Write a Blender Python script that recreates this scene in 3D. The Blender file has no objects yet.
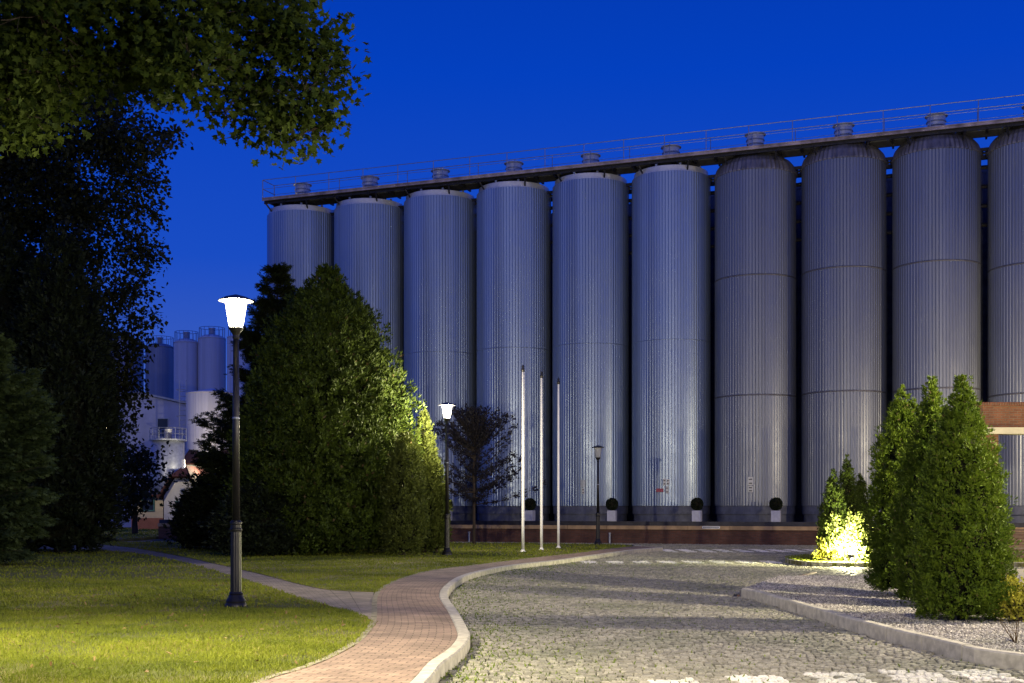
import bpy, math, random
import numpy as np
from mathutils import Vector, Matrix, noise as mnoise
R = math.radians
random.seed(11); rng = np.random.default_rng(11)
sc = bpy.context.scene
COL = sc.collection

# ------------------------------------------------------------------ camera, sky, sun, exposure
F, HZ, CH = 1200.0, 508.0, 1.6
cd = bpy.data.cameras.new('camera'); cam = bpy.data.objects.new('camera', cd); COL.objects.link(cam)
cam.location = (0, 0, CH); cam.rotation_euler = (R(90), 0, 0)
cd.sensor_width = 36.0; cd.lens = 36.0*F/1024; cd.shift_y = (HZ-341.5)/1024; cd.clip_end = 6000
sc.camera = cam

SUN_EL, SUN_AZ = 24.0, 205.0          # last glow of the dusk, low behind the camera's left shoulder
w = bpy.data.worlds.new('World'); sc.world = w; w.use_nodes = True
nt = w.node_tree; nt.nodes.clear()
wo = nt.nodes.new('ShaderNodeOutputWorld'); bg = nt.nodes.new('ShaderNodeBackground')
tc = nt.nodes.new('ShaderNodeTexCoord'); sx = nt.nodes.new('ShaderNodeSeparateXYZ'); cr = nt.nodes.new('ShaderNodeValToRGB')
nt.links.new(tc.outputs['Generated'], sx.inputs[0]); nt.links.new(sx.outputs['Z'], cr.inputs[0])
el = cr.color_ramp.elements
el[0].position = 0.0; el[0].color = (0.12, 0.18, 0.50, 1)
el[1].position = 0.55; el[1].color = (0.0006, 0.026, 0.31, 1)
e = el.new(0.10); e.color = (0.045, 0.11, 0.50, 1)
e = el.new(0.20); e.color = (0.010, 0.074, 0.55, 1)
e = el.new(0.34); e.color = (0.001, 0.052, 0.52, 1)
nt.links.new(cr.outputs[0], bg.inputs[0]); bg.inputs[1].default_value = 1.0
nt.links.new(bg.outputs[0], wo.inputs[0])

sd = bpy.data.lights.new('sun', 'SUN'); sun = bpy.data.objects.new('sun', sd); COL.objects.link(sun)
sd.energy = 0.10; sd.angle = R(40); sd.color = (1.0, 0.92, 0.74)
az, elv = R(SUN_AZ), R(SUN_EL)
sdir = Vector((math.sin(az)*math.cos(elv), math.cos(az)*math.cos(elv), math.sin(elv)))
sun.rotation_euler = sdir.to_track_quat('Z', 'Y').to_euler()
sc.view_settings.view_transform = 'Standard'; sc.view_settings.look = 'None'
sc.view_settings.exposure = 0.0; sc.view_settings.gamma = 1.0; sc.view_settings.use_curve_mapping = False
sc.cycles.max_bounces = 6; sc.cycles.diffuse_bounces = 3; sc.cycles.glossy_bounces = 3
sc.cycles.transparent_max_bounces = 12
sc.cycles.sample_clamp_indirect = 4.0
sc.cycles.caustics_reflective = False; sc.cycles.caustics_refractive = False

# ------------------------------------------------------------------ pixel <-> world helpers
def G(px, py, z=0.0):
    Y = (CH-z)*F/(py-HZ); return ((px-512)/F*Y, Y)
def XZ(px, py, Y): return ((px-512)/F*Y, CH+(HZ-py)/F*Y)

# ------------------------------------------------------------------ materials
def new_mat(name):
    m = bpy.data.materials.new(name); m.use_nodes = True
    n = m.node_tree; return m, n, n.nodes['Principled BSDF']
def N(n, t, **k):
    o = n.nodes.new(t)
    for a, b in k.items(): setattr(o, a, b)
    return o
def L(n, a, b): n.links.new(a, b)
def rgb(c): return (c[0], c[1], c[2], 1)
def mixc(n, fac, a, b, blend='MIX'):
    m = N(n, 'ShaderNodeMix', data_type='RGBA', blend_type=blend)
    for s, v in ((m.inputs[0], fac), (m.inputs[6], a), (m.inputs[7], b)):
        if isinstance(v, (int, float)): s.default_value = v
        elif isinstance(v, tuple): s.default_value = rgb(v)
        else: L(n, v, s)
    return m.outputs[2]
def noise_fac(n, scale, detail=4, lo=.35, hi=.65, coord='Object', rough=.6, stretch=None):
    t = N(n, 'ShaderNodeTexCoord'); x = N(n, 'ShaderNodeTexNoise')
    x.inputs['Scale'].default_value = scale; x.inputs['Detail'].default_value = detail; x.inputs['Roughness'].default_value = rough
    src = t.outputs[coord]
    if stretch:
        mp = N(n, 'ShaderNodeMapping'); mp.inputs['Scale'].default_value = stretch; L(n, src, mp.inputs[0]); src = mp.outputs[0]
    L(n, src, x.inputs['Vector'])
    mr = N(n, 'ShaderNodeMapRange'); mr.inputs[1].default_value = lo; mr.inputs[2].default_value = hi
    L(n, x.outputs['Fac'], mr.inputs[0]); return mr.outputs[0], x.outputs['Fac']
def bump(n, p, height, strength, dist):
    b = N(n, 'ShaderNodeBump'); b.inputs['Strength'].default_value = strength; b.inputs['Distance'].default_value = dist
    L(n, height, b.inputs['Height']); L(n, b.outputs[0], p.inputs['Normal']); return b
def plain(name, c, rough=.6, metal=0.0, var=.15, scale=6, bmp=0.0, spec=.5, stretch=None):
    m, n, p = new_mat(name)
    f, raw = noise_fac(n, scale, stretch=stretch)
    d = tuple(x*(1-var) for x in c); l = tuple(min(1, x*(1+var)) for x in c)
    L(n, mixc(n, f, d, l), p.inputs['Base Color'])
    p.inputs['Roughness'].default_value = rough; p.inputs['Metallic'].default_value = metal
    p.inputs['Specular IOR Level'].default_value = spec
    if bmp: bump(n, p, raw, bmp, .02)
    return m

def cladding_mat(name, base, metal=.55, rough=.42, dirt=.5):
    m, n, p = new_mat(name)
    t = N(n, 'ShaderNodeTexCoord'); s = N(n, 'ShaderNodeSeparateXYZ'); L(n, t.outputs['Object'], s.inputs[0])
    at = N(n, 'ShaderNodeMath', operation='ARCTAN2'); L(n, s.outputs['Y'], at.inputs[0]); L(n, s.outputs['X'], at.inputs[1])
    k = N(n, 'ShaderNodeMath', operation='MULTIPLY'); k.inputs[1].default_value = 38/math.tau; L(n, at.outputs[0], k.inputs[0])
    fl = N(n, 'ShaderNodeMath', operation='FLOOR'); L(n, k.outputs[0], fl.inputs[0])
    zf = N(n, 'ShaderNodeMath', operation='MULTIPLY'); zf.inputs[1].default_value = 1/60.0; L(n, s.outputs['Z'], zf.inputs[0])
    zl = N(n, 'ShaderNodeMath', operation='FLOOR'); L(n, zf.outputs[0], zl.inputs[0])
    oi = N(n, 'ShaderNodeObjectInfo')
    orr = N(n, 'ShaderNodeMath', operation='MULTIPLY'); orr.inputs[1].default_value = 57.0; L(n, oi.outputs['Random'], orr.inputs[0])
    cb = N(n, 'ShaderNodeCombineXYZ'); L(n, fl.outputs[0], cb.inputs[0]); L(n, zl.outputs[0], cb.inputs[1]); L(n, orr.outputs[0], cb.inputs[2])
    wn = N(n, 'ShaderNodeTexWhiteNoise'); L(n, cb.outputs[0], wn.inputs['Vector'])
    c1 = mixc(n, wn.outputs['Value'], tuple(x*.90 for x in base), tuple(x*1.08 for x in base))
    # per-silo shade
    c2 = mixc(n, oi.outputs['Random'], (.90, .90, .92), (1.06, 1.05, 1.03)); c3 = mixc(n, 1.0, c1, c2, 'MULTIPLY')
    # run-off streaks, long and thin, coming down from the rim
    cs = N(n, 'ShaderNodeCombineXYZ'); L(n, at.outputs[0], cs.inputs[0])
    zs = N(n, 'ShaderNodeMath', operation='MULTIPLY'); zs.inputs[1].default_value = .03; L(n, s.outputs['Z'], zs.inputs[0])
    L(n, zs.outputs[0], cs.inputs[1]); L(n, orr.outputs[0], cs.inputs[2])
    ns = N(n, 'ShaderNodeTexNoise'); ns.inputs['Scale'].default_value = 13; ns.inputs['Detail'].default_value = 5; ns.inputs['Roughness'].default_value = .7
    L(n, cs.outputs[0], ns.inputs['Vector'])
    mr = N(n, 'ShaderNodeMapRange'); mr.inputs[1].default_value = .5; mr.inputs[2].default_value = .75; mr.inputs[4].default_value = dirt
    L(n, ns.outputs['Fac'], mr.inputs[0])
    c4 = mixc(n, mr.outputs[0], c3, tuple(x*.72 for x in base))
    L(n, c4, p.inputs['Base Color'])
    f, raw = noise_fac(n, 1.3, 5)
    rr = N(n, 'ShaderNodeMapRange'); rr.inputs[3].default_value = rough-.02; rr.inputs[4].default_value = rough+.04
    L(n, f, rr.inputs[0]); L(n, rr.outputs[0], p.inputs['Roughness'])
    p.inputs['Metallic'].default_value = metal
    return m

M = {}
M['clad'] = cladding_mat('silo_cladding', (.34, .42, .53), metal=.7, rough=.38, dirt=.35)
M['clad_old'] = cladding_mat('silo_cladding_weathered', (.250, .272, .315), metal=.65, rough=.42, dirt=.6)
M['dome'] = plain('weathered_dome_sheet', (.20, .19, .20), .5, .5, .35, 3, stretch=(1,1,.3))
M['clad_white'] = cladding_mat('tank_white_cladding', (.78, .77, .82), metal=.1, rough=.5)
M['clad_far'] = cladding_mat('far_silo_cladding', (.34, .35, .42), metal=.3)
M['pale_metal'] = plain('pale_sheet_metal', (.62, .63, .66), .4, .3, .08)
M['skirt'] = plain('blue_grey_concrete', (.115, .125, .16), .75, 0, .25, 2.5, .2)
M['dark_steel'] = plain('dark_steel', (.035, .035, .045), .5, .5, .25, 4)
M['galv'] = plain('galvanised_steel', (.34, .37, .43), .45, .6, .15, 5)
M['rust_beam'] = plain('weathered_beam', (.34, .29, .34), .65, .2, .45, 1.5)
M['black_paint'] = plain('black_lamp_paint', (.013, .0125, .0125), .4, 0, .2, 9)
M['pole_white'] = plain('white_pole_paint', (.78, .78, .76), .4, 0, .06, 3)
M['concrete'] = plain('kerb_concrete', (.50, .475, .38), .85, 0, .22, 7, .5)
M['edging'] = plain('mossy_edging', (.27, .25, .16), .9, 0, .35, 9, .5)
M['cream'] = plain('cream_render', (.60, .55, .40), .8, 0, .08, 3, .15)
M['cap'] = plain('sandstone_coping', (.46, .31, .16), .75, 0, .22, 2.2, .2)
M['pot'] = plain('white_planter', (.56, .57, .64), .5, 0, .08, 8)
M['bark'] = plain('bark', (.042, .031, .023), .95, 0, .4, 8, .8, stretch=(1, 1, .25))
M['soil'] = plain('soil', (.055, .04, .028), .95, 0, .3, 6, .6)
M['asphalt'] = plain('asphalt', (.055, .055, .06), .85, 0, .25, 9, .3)
M['roof_red'] = plain('red_roof_tiles', (.075, .024, .018), .8, 0, .35, 5, .4)
M['wall_white'] = plain('white_plaster', (.62, .60, .56), .85, 0, .08, 1.5)
M['wall_cream'] = plain('cream_plaster', (.62, .52, .34), .85, 0, .08, 1.5)
M['plinth'] = plain('terracotta_plinth', (.33, .13, .08), .85, 0, .12, 2)
M['shed'] = plain('pale_blue_sheet_wall', (.42, .45, .60), .5, .1, .1, .8)
M['dark_glass'] = plain('dark_window', (.015, .02, .03), .15, 0, .1)
M['green_paint'] = plain('green_paint', (.06, .18, .14), .5, 0, .1)
M['wood'] = plain('brown_slats', (.16, .10, .07), .7, 0, .25, 5, .2, stretch=(.1, 1, 1))
M['red_sign'] = plain('red_sign', (.40, .07, .10), .5, 0, .05)
M['white_sign'] = plain('white_sign', (.70, .70, .62), .5, 0, .05)
M['sign_ink'] = plain('sign_ink', (.04, .04, .05), .6, 0, .05)
M['paver_strip'] = plain('red_paver', (.22, .12, .09), .85, 0, .3, 8, .4)

def brick_mat(name, c1, c2, mortar, scale, bw, bh, uv=False, msize=.012, bmp=.5, rot=0):
    m, n, p = new_mat(name)
    t = N(n, 'ShaderNodeTexCoord'); b = N(n, 'ShaderNodeTexBrick')
    if uv: src = t.outputs['UV']
    else:
        s = N(n, 'ShaderNodeSeparateXYZ'); L(n, t.outputs['Object'], s.inputs[0])
        ad = N(n, 'ShaderNodeMath', operation='ADD'); L(n, s.outputs['X'], ad.inputs[0]); L(n, s.outputs['Y'], ad.inputs[1])
        c = N(n, 'ShaderNodeCombineXYZ'); L(n, ad.outputs[0], c.inputs[0]); L(n, s.outputs['Z'], c.inputs[1]); src = c.outputs[0]
    L(n, src, b.inputs['Vector'])
    b.inputs['Color1'].default_value = rgb(c1); b.inputs['Color2'].default_value = rgb(c2); b.inputs['Mortar'].default_value = rgb(mortar)
    b.inputs['Scale'].default_value = scale; b.inputs['Brick Width'].default_value = bw; b.inputs['Row Height'].default_value = bh
    b.inputs['Mortar Size'].default_value = msize; b.inputs['Mortar Smooth'].default_value = .3; b.inputs['Bias'].default_value = 0
    f, raw = noise_fac(n, 1.7, 5)
    c = mixc(n, f, (.70, .69, .68), (1.15, 1.12, 1.1)); c = mixc(n, 1.0, b.outputs['Color'], c, 'MULTIPLY')
    f2, raw2 = noise_fac(n, 60, 3); c2_ = mixc(n, f2, (.82, .82, .82), (1.1, 1.1, 1.1)); c = mixc(n, 1.0, c, c2_, 'MULTIPLY')
    L(n, c, p.inputs['Base Color']); p.inputs['Roughness'].default_value = .9
    inv = N(n, 'ShaderNodeMath', operation='SUBTRACT'); inv.inputs[0].default_value = 1; L(n, b.outputs['Fac'], inv.inputs[1])
    ad2 = N(n, 'ShaderNodeMath', operation='MULTIPLY_ADD'); L(n, raw2, ad2.inputs[0]); ad2.inputs[1].default_value = .35; L(n, inv.outputs[0], ad2.inputs[2])
    bump(n, p, ad2.outputs[0], bmp, .012)
    return m
M['brick_wall'] = brick_mat('brick_wall', (.16, .068, .043), (.11, .045, .03), (.10, .075, .06), 1, .25, .075)
M['brick_gate'] = brick_mat('brick_gate', (.25, .10, .05), (.17, .065, .035), (.18, .13, .09), 1, .25, .075)
M['brick_path'] = brick_mat('brick_path', (.39, .285, .21), (.29, .21, .16), (.12, .10, .065), 1, .20, .105, uv=True, msize=.008, bmp=.8)
M['slab_path'] = brick_mat('slab_path', (.34, .30, .23), (.28, .25, .195), (.10, .09, .055), 1, .5, .5, uv=True, msize=.012, bmp=.6)

def leaf_mat(name, dark, light, trans=.25, rough=.55, twig=None):
    m, n, p = new_mat(name)
    a = N(n, 'ShaderNodeAttribute', attribute_name='rnd')
    f, raw = noise_fac(n, .9, 3)
    fa = N(n, 'ShaderNodeMath', operation='MULTIPLY_ADD'); L(n, a.outputs['Fac'], fa.inputs[0]); fa.inputs[1].default_value = .7
    hf = N(n, 'ShaderNodeMath', operation='MULTIPLY'); L(n, f, hf.inputs[0]); hf.inputs[1].default_value = .3
    L(n, hf.outputs[0], fa.inputs[2])
    c = mixc(n, fa.outputs[0], dark, light)
    if twig:
        gt = N(n, 'ShaderNodeMath', operation='GREATER_THAN'); gt.inputs[1].default_value = .965; L(n, a.outputs['Fac'], gt.inputs[0])
        c = mixc(n, gt.outputs[0], c, twig)
    L(n, c, p.inputs['Base Color']); p.inputs['Roughness'].default_value = rough; p.inputs['Specular IOR Level'].default_value = .18
    tr = N(n, 'ShaderNodeBsdfTranslucent'); L(n, c, tr.inputs[0])
    mx = N(n, 'ShaderNodeMixShader'); mx.inputs[0].default_value = trans
    L(n, p.outputs[0], mx.inputs[1]); L(n, tr.outputs[0], mx.inputs[2]); L(n, mx.outputs[0], n.nodes['Material Output'].inputs[0])
    return m
M['maple'] = leaf_mat('maple_leaves', (.014, .030, .004), (.060, .088, .010), .32)
M['maple'].node_tree.nodes['Principled BSDF'].inputs['Specular IOR Level'].default_value = .15; M['maple'].node_tree.nodes['Principled BSDF'].inputs['Roughness'].default_value = .75
M['oak'] = leaf_mat('dark_leaves', (.014, .019, .008), (.034, .040, .014), .2)
M['dark_conifer'] = leaf_mat('dark_conifer_needles', (.010, .016, .008), (.024, .034, .014), .05)
M['spruce'] = leaf_mat('spruce_needles', (.026, .046, .018), (.065, .095, .036), .08)
M['arbor'] = leaf_mat('arborvitae_sprays', (.020, .036, .006), (.085, .125, .014), .15, twig=(.10, .075, .03))
M['dark_spruce'] = leaf_mat('dark_spruce_needles', (.014, .022, .009), (.040, .055, .018), .05)
M['yew'] = leaf_mat('yew_sprays', (.05, .07, .015), (.13, .155, .03), .15)
M['thuja'] = leaf_mat('thuja_sprays', (.035, .075, .007), (.17, .24, .018), .15, twig=(.16, .13, .05))
M['plum'] = leaf_mat('purple_leaves', (.014, .014, .019), (.034, .032, .040), .08)
M['bay'] = leaf_mat('box_ball_leaves', (.010, .016, .008), (.028, .038, .015), .05)
M['gold'] = leaf_mat('golden_shrub_leaves', (.32, .34, .04), (.62, .56, .08), .3)
M['lime'] = leaf_mat('pale_shrub_leaves', (.22, .28, .07), (.42, .48, .13), .35)
M['grass'] = leaf_mat('grass_blades', (.10, .135, .014), (.28, .32, .030), .25, .6, twig=(.30, .25, .09))
M['litter'] = leaf_mat('fallen_leaves', (.10, .06, .02), (.30, .22, .08), .1)

def ground_mat(name, cols, scale=2.0, fine=40, bmp=.5, rough=.95):
    m, n, p = new_mat(name)
    f, raw = noise_fac(n, scale, 6); c = mixc(n, f, cols[0], cols[1])
    f2, raw2 = noise_fac(n, fine, 4, .3, .7); c = mixc(n, f2, tuple(x*.5 for x in cols[0]), c)
    f3, _ = noise_fac(n, .35, 3, .48, .62); c = mixc(n, f3, c, cols[2])
    L(n, c, p.inputs['Base Color']); p.inputs['Roughness'].default_value = rough; bump(n, p, raw2, bmp, .03); return m
M['lawn'] = ground_mat('lawn_turf', [(.11, .13, .016), (.16, .18, .024), (.19, .17, .05)])
M['ground'] = ground_mat('far_ground', [(.03, .035, .015), (.045, .05, .02), (.05, .045, .03)])
M['road_joint'] = ground_mat('road_joints', [(.085, .082, .05), (.12, .115, .08), (.085, .11, .035)], 1.2, 30)
M['gravel_base'] = ground_mat('gravel_base', [(.24, .23, .22), (.32, .31, .29), (.30, .29, .25)], 3, 60)

def stone_mat(name, a, b, moss=.5):
    m, n, p = new_mat(name)
    at = N(n, 'ShaderNodeAttribute', attribute_name='rnd')
    c = mixc(n, at.outputs['Fac'], a, b)
    f, raw = noise_fac(n, .55, 5, .45, .68); c = mixc(n, 1.0, c, mixc(n, f, (1.08, 1.04, .98), (.72, .75, .62)), 'MULTIPLY')
    f2, raw2 = noise_fac(n, 45, 4); c = mixc(n, 1.0, c, mixc(n, f2, (.72, .72, .70), (1.15, 1.15, 1.12)), 'MULTIPLY')
    L(n, c, p.inputs['Base Color']); p.inputs['Roughness'].default_value = .72; bump(n, p, raw2, .5, .01); return m
M['setts'] = stone_mat('granite_setts', (.185, .185, .16), (.40, .395, .345))
M['paint_setts'] = stone_mat('white_painted_setts', (.60, .61, .61), (.84, .84, .82))
M['gravel'] = stone_mat('gravel_chips', (.22, .21, .205), (.72, .70, .67))
M['moss'] = leaf_mat('moss_tufts', (.09, .14, .02), (.20, .26, .04), .1)

def lantern_mat(name, col, strength):
    m, n, p = new_mat(name); n.nodes.remove(p)
    e = N(n, 'ShaderNodeEmission'); e.inputs[0].default_value = rgb(col); e.inputs[1].default_value = strength
    t = N(n, 'ShaderNodeBsdfTransparent'); a = N(n, 'ShaderNodeAddShader'); L(n, e.outputs[0], a.inputs[0]); L(n, t.outputs[0], a.inputs[1])
    L(n, a.outputs[0], n.nodes['Material Output'].inputs[0]); m.cycles.emission_sampling = 'NONE'; return m
M['lit_glass'] = lantern_mat('lit_lantern_glass', (1.0, .93, .74), 9)
m, n, p = new_mat('unlit_lantern_glass'); p.inputs['Base Color'].default_value = (.75, .78, .80, 1); p.inputs['Roughness'].default_value = .35
p.inputs['Transmission Weight'].default_value = .5; M['glass'] = m

# ------------------------------------------------------------------ mesh helpers
class MB:
    def __init__(s): s.v = []; s.f = []; s.uv = None
    def add(s, vs, fs):
        k = len(s.v); s.v += [tuple(q) for q in vs]; s.f += [tuple(i+k for i in f) for f in fs]; return s
    def box(s, x0, x1, y0, y1, z0, z1, ch=0.0):
        if ch <= 0:
            vs = [(x0,y0,z0),(x1,y0,z0),(x1,y1,z0),(x0,y1,z0),(x0,y0,z1),(x1,y0,z1),(x1,y1,z1),(x0,y1,z1)]
            return s.add(vs, [(0,3,2,1),(4,5,6,7),(0,1,5,4),(1,2,6,5),(2,3,7,6),(3,0,4,7)])
        c = ch
        vs = []
        for z, i in ((z0,0),(z1-c,0),(z1,c)):
            vs += [(x0+i,y0+i,z),(x1-i,y0+i,z),(x1-i,y1-i,z),(x0+i,y1-i,z)]
        fs = [(0,3,2,1),(8,9,10,11)]
        for l in (0,4):
            for a in range(4): fs.append((l+a, l+(a+1)%4, l+4+(a+1)%4, l+4+a))
        return s.add(vs, fs)
    def lathe(s, prof, cx=0, cy=0, n=32, cap=True, flute=None):
        vs = []
        for (r, z) in prof:
            for i in range(n):
                a = math.tau*i/n; rr = r
                if flute: rr = r + flute(i, r)
                vs.append((cx+rr*math.cos(a), cy+rr*math.sin(a), z))
        fs = []
        for j in range(len(prof)-1):
            for i in range(n):
                fs.append((j*n+i, j*n+(i+1)%n, (j+1)*n+(i+1)%n, (j+1)*n+i))
        if cap:
            fs.append(tuple(reversed(range(n)))); fs.append(tuple((len(prof)-1)*n+i for i in range(n)))
        return s.add(vs, fs)
    def tube(s, pts, rad, n=8):
        pts = [Vector(q) for q in pts]; m = len(pts)
        if not isinstance(rad, (list, tuple)): rad = [rad]*m
        vs = []
        for j, q in enumerate(pts):
            d = (pts[min(j+1, m-1)]-pts[max(j-1, 0)]).normalized()
            u = d.cross(Vector((0,0,1)) if abs(d.z) < .95 else Vector((1,0,0))).normalized(); v = d.cross(u)
            for i in range(n):
                a = math.tau*i/n; vs.append(q+(u*math.cos(a)+v*math.sin(a))*rad[j])
        fs = [(j*n+i, j*n+(i+1)%n, (j+1)*n+(i+1)%n, (j+1)*n+i) for j in range(m-1) for i in range(n)]
        fs.append(tuple(reversed(range(n)))); fs.append(tuple((m-1)*n+i for i in range(n)))
        return s.add(vs, fs)
    def prism(s, poly, z0, z1):
        n = len(poly); ar = sum(poly[i][0]*poly[(i+1)%n][1]-poly[(i+1)%n][0]*poly[i][1] for i in range(n))
        if ar < 0: poly = poly[::-1]
        vs = [(x,y,z0) for x,y in poly]+[(x,y,z1) for x,y in poly]
        return s.add(vs, [tuple(reversed(range(n))), tuple(range(n,2*n))]+[(i,(i+1)%n,n+(i+1)%n,n+i) for i in range(n)])
    def build(s, name, mat, parent=None, smooth=False):
        me = bpy.data.meshes.new(name); me.from_pydata(s.v, [], s.f); me.update()
        if s.uv:
            ul = me.uv_layers.new(name='UVMap')
            for lp in me.loops: ul.data[lp.index].uv = s.uv[lp.vertex_index]
        if smooth: me.polygons.foreach_set('use_smooth', [True]*len(me.polygons))
        me.materials.append(M[mat] if isinstance(mat, str) else mat)
        o = bpy.data.objects.new(name, me); COL.objects.link(o)
        if parent: o.parent = parent
        return o
def smooth_by_angle(o, ang=35):
    me = o.data
    import bmesh
    bm = bmesh.new(); bm.from_mesh(me)
    for f in bm.faces: f.smooth = True
    for e in bm.edges: e.smooth = len(e.link_faces) == 2 and e.calc_face_angle(0) < R(ang)
    bm.to_mesh(me); bm.free(); return o

def thing(name, label, cat, loc=(0,0,0), rz=0, group=None):
    o = bpy.data.objects.new(name, None); COL.objects.link(o); o.empty_display_size = .2
    o.location = loc; o.rotation_euler = (0,0,rz); o['label'] = label; o['category'] = cat
    if group: o['group'] = group
    return o
def tag(o, label, cat, group=None):
    o['label'] = label; o['category'] = cat
    if group: o['group'] = group
    return o
def struct(o, label=None, cat=None):
    o['kind'] = 'structure'
    if label: o['label'] = label
    if cat: o['category'] = cat
    return o
def stuff(o, label=None, cat=None):
    struct(o, label, cat); o['kind'] = 'stuff'; return o
def copy_tree(o, parent=None):
    c = o.copy(); COL.objects.link(c)
    if parent: c.parent = parent
    for ch in o.children: copy_tree(ch, c)
    return c

def np_mesh(name, V, Fc, mat, parent=None, rnd=None, smooth=False):
    """V (n,3), Fc (m,k) all faces with k corners."""
    me = bpy.data.meshes.new(name); m, k = Fc.shape
    me.vertices.add(len(V)); me.vertices.foreach_set('co', np.ascontiguousarray(V, dtype=np.float32).ravel())
    me.loops.add(m*k); me.loops.foreach_set('vertex_index', np.ascontiguousarray(Fc, dtype=np.int32).ravel())
    me.polygons.add(m); me.polygons.foreach_set('loop_start', np.arange(0, m*k, k, dtype=np.int32))
    if rnd is not None:
        a = me.attributes.new('rnd', 'FLOAT', 'FACE'); a.data.foreach_set('value', rnd.astype(np.float32))
    me.update(calc_edges=True)
    me.polygons.foreach_set('use_smooth', np.full(m, smooth))
    me.materials.append(M[mat]); o = bpy.data.objects.new(name, me); COL.objects.link(o)
    if parent: o.parent = parent
    return o
def nz(P, s, o=0.0): return np.array([mnoise.noise(Vector((p[0]*s+o, p[1]*s, p[2]*s))) for p in P])
def unit(a): return a/np.maximum(np.linalg.norm(a, axis=1, keepdims=True), 1e-9)
def scatter(P, A, Bd, size, tv, tf, rnd):
    """copies of a template (tv in along/side/normal coords) at P -> V, F, rnd per face"""
    A = unit(A); Nn = unit(np.cross(A, Bd)); B = np.cross(Nn, A)
    tv = np.asarray(tv, float); tf = np.asarray(tf); n = len(P); s = np.asarray(size).reshape(-1,1,1)*np.ones((n,1,1))
    V = P[:,None,:]+s*(tv[None,:,0:1]*A[:,None,:]+tv[None,:,1:2]*B[:,None,:]+tv[None,:,2:3]*Nn[:,None,:])
    Fc = tf[None]+(np.arange(n)*len(tv))[:,None,None]
    return V.reshape(-1,3), Fc.reshape(-1, tf.shape[1]), np.repeat(rnd, len(tf))
def in_poly(x, y, poly):
    inside = np.zeros(len(x), bool); n = len(poly)
    for i in range(n):
        x0, y0 = poly[i]; x1, y1 = poly[(i+1)%n]
        if y0 == y1: continue
        c = ((y0 > y) != (y1 > y)) & (x < (x1-x0)*(y-y0)/(y1-y0)+x0); inside ^= c
    return inside
def seg_dist(x, y, pl):
    d = np.full(len(x), 1e9)
    for i in range(len(pl)-1):
        ax, ay = pl[i]; bx, by = pl[i+1]; dx, dy = bx-ax, by-ay; q = dx*dx+dy*dy+1e-12
        t = np.clip(((x-ax)*dx+(y-ay)*dy)/q, 0, 1); d = np.minimum(d, np.hypot(x-ax-t*dx, y-ay-t*dy))
    return d
def catmull(pts, step=.25):
    out = []; P = [Vector((a, b)) for a, b in pts]; n = len(P)
    for i in range(n-1):
        p0, p1, p2, p3 = P[max(i-1,0)], P[i], P[i+1], P[min(i+2,n-1)]
        k = max(2, int((p2-p1).length/step))
        for j in range(k):
            t = j/k; q = .5*((2*p1)+(-p0+p2)*t+(2*p0-5*p1+4*p2-p3)*t*t+(-p0+3*p1-3*p2+p3)*t**3); out.append((q.x, q.y))
    out.append((P[-1].x, P[-1].y)); return out
def resample(pts, n):
    P = np.array(pts); d = np.r_[0, np.cumsum(np.hypot(*np.diff(P, axis=0).T))]; t = np.linspace(0, d[-1], n)
    return [(float(np.interp(q, d, P[:,0])), float(np.interp(q, d, P[:,1]))) for q in t]
def length(pts): P = np.array(pts); return float(np.hypot(*np.diff(P, axis=0).T).sum())

# ------------------------------------------------------------------ ground, lawn, paths, road
PR = catmull([G(*q) for q in ((385,706),(416.8,675),(427,663.6),(447.5,649),(457,637),(455.7,628.4),(447.5,611),(439,594.7),(447.5,583),(465,574.2),(494.4,567.5),(523.7,563.4),(560,559.5),(596,554.5),(630,550),(659,547.5))])
PL = catmull([G(*q) for q in ((215,706),(260,682),(318.6,662.7),(356.7,643),(371,628.4),(375.7,616.7),(377,596),(386,586),(406.5,577),(435.8,569.8),(465,566.3),(500,562),(532,558),(578,553),(612,548.5),(640,546.2))])
GL = catmull([G(*q) for q in ((371,619.6),(356.7,613.8),(304,599),(260,584.5),(231.5,575.6),(187.5,563),(152,555.7),(111,551),(60,549.5),(-150,549.5))], .6)
GU = catmull([G(*q) for q in ((374,592),(330,590),(295,583),(260,574),(205,561.5),(164,553.2),(120,546.5),(60,544),(-150,544))], .6)
KERB_W = .16
struct(MB().box(-1500,1500,-200,3000,-.6,-.20).build('ground', 'ground'))
struct(MB().box(-70,70,-12,75,-.19,-.145).build('road_base', 'road_joint'))

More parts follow.
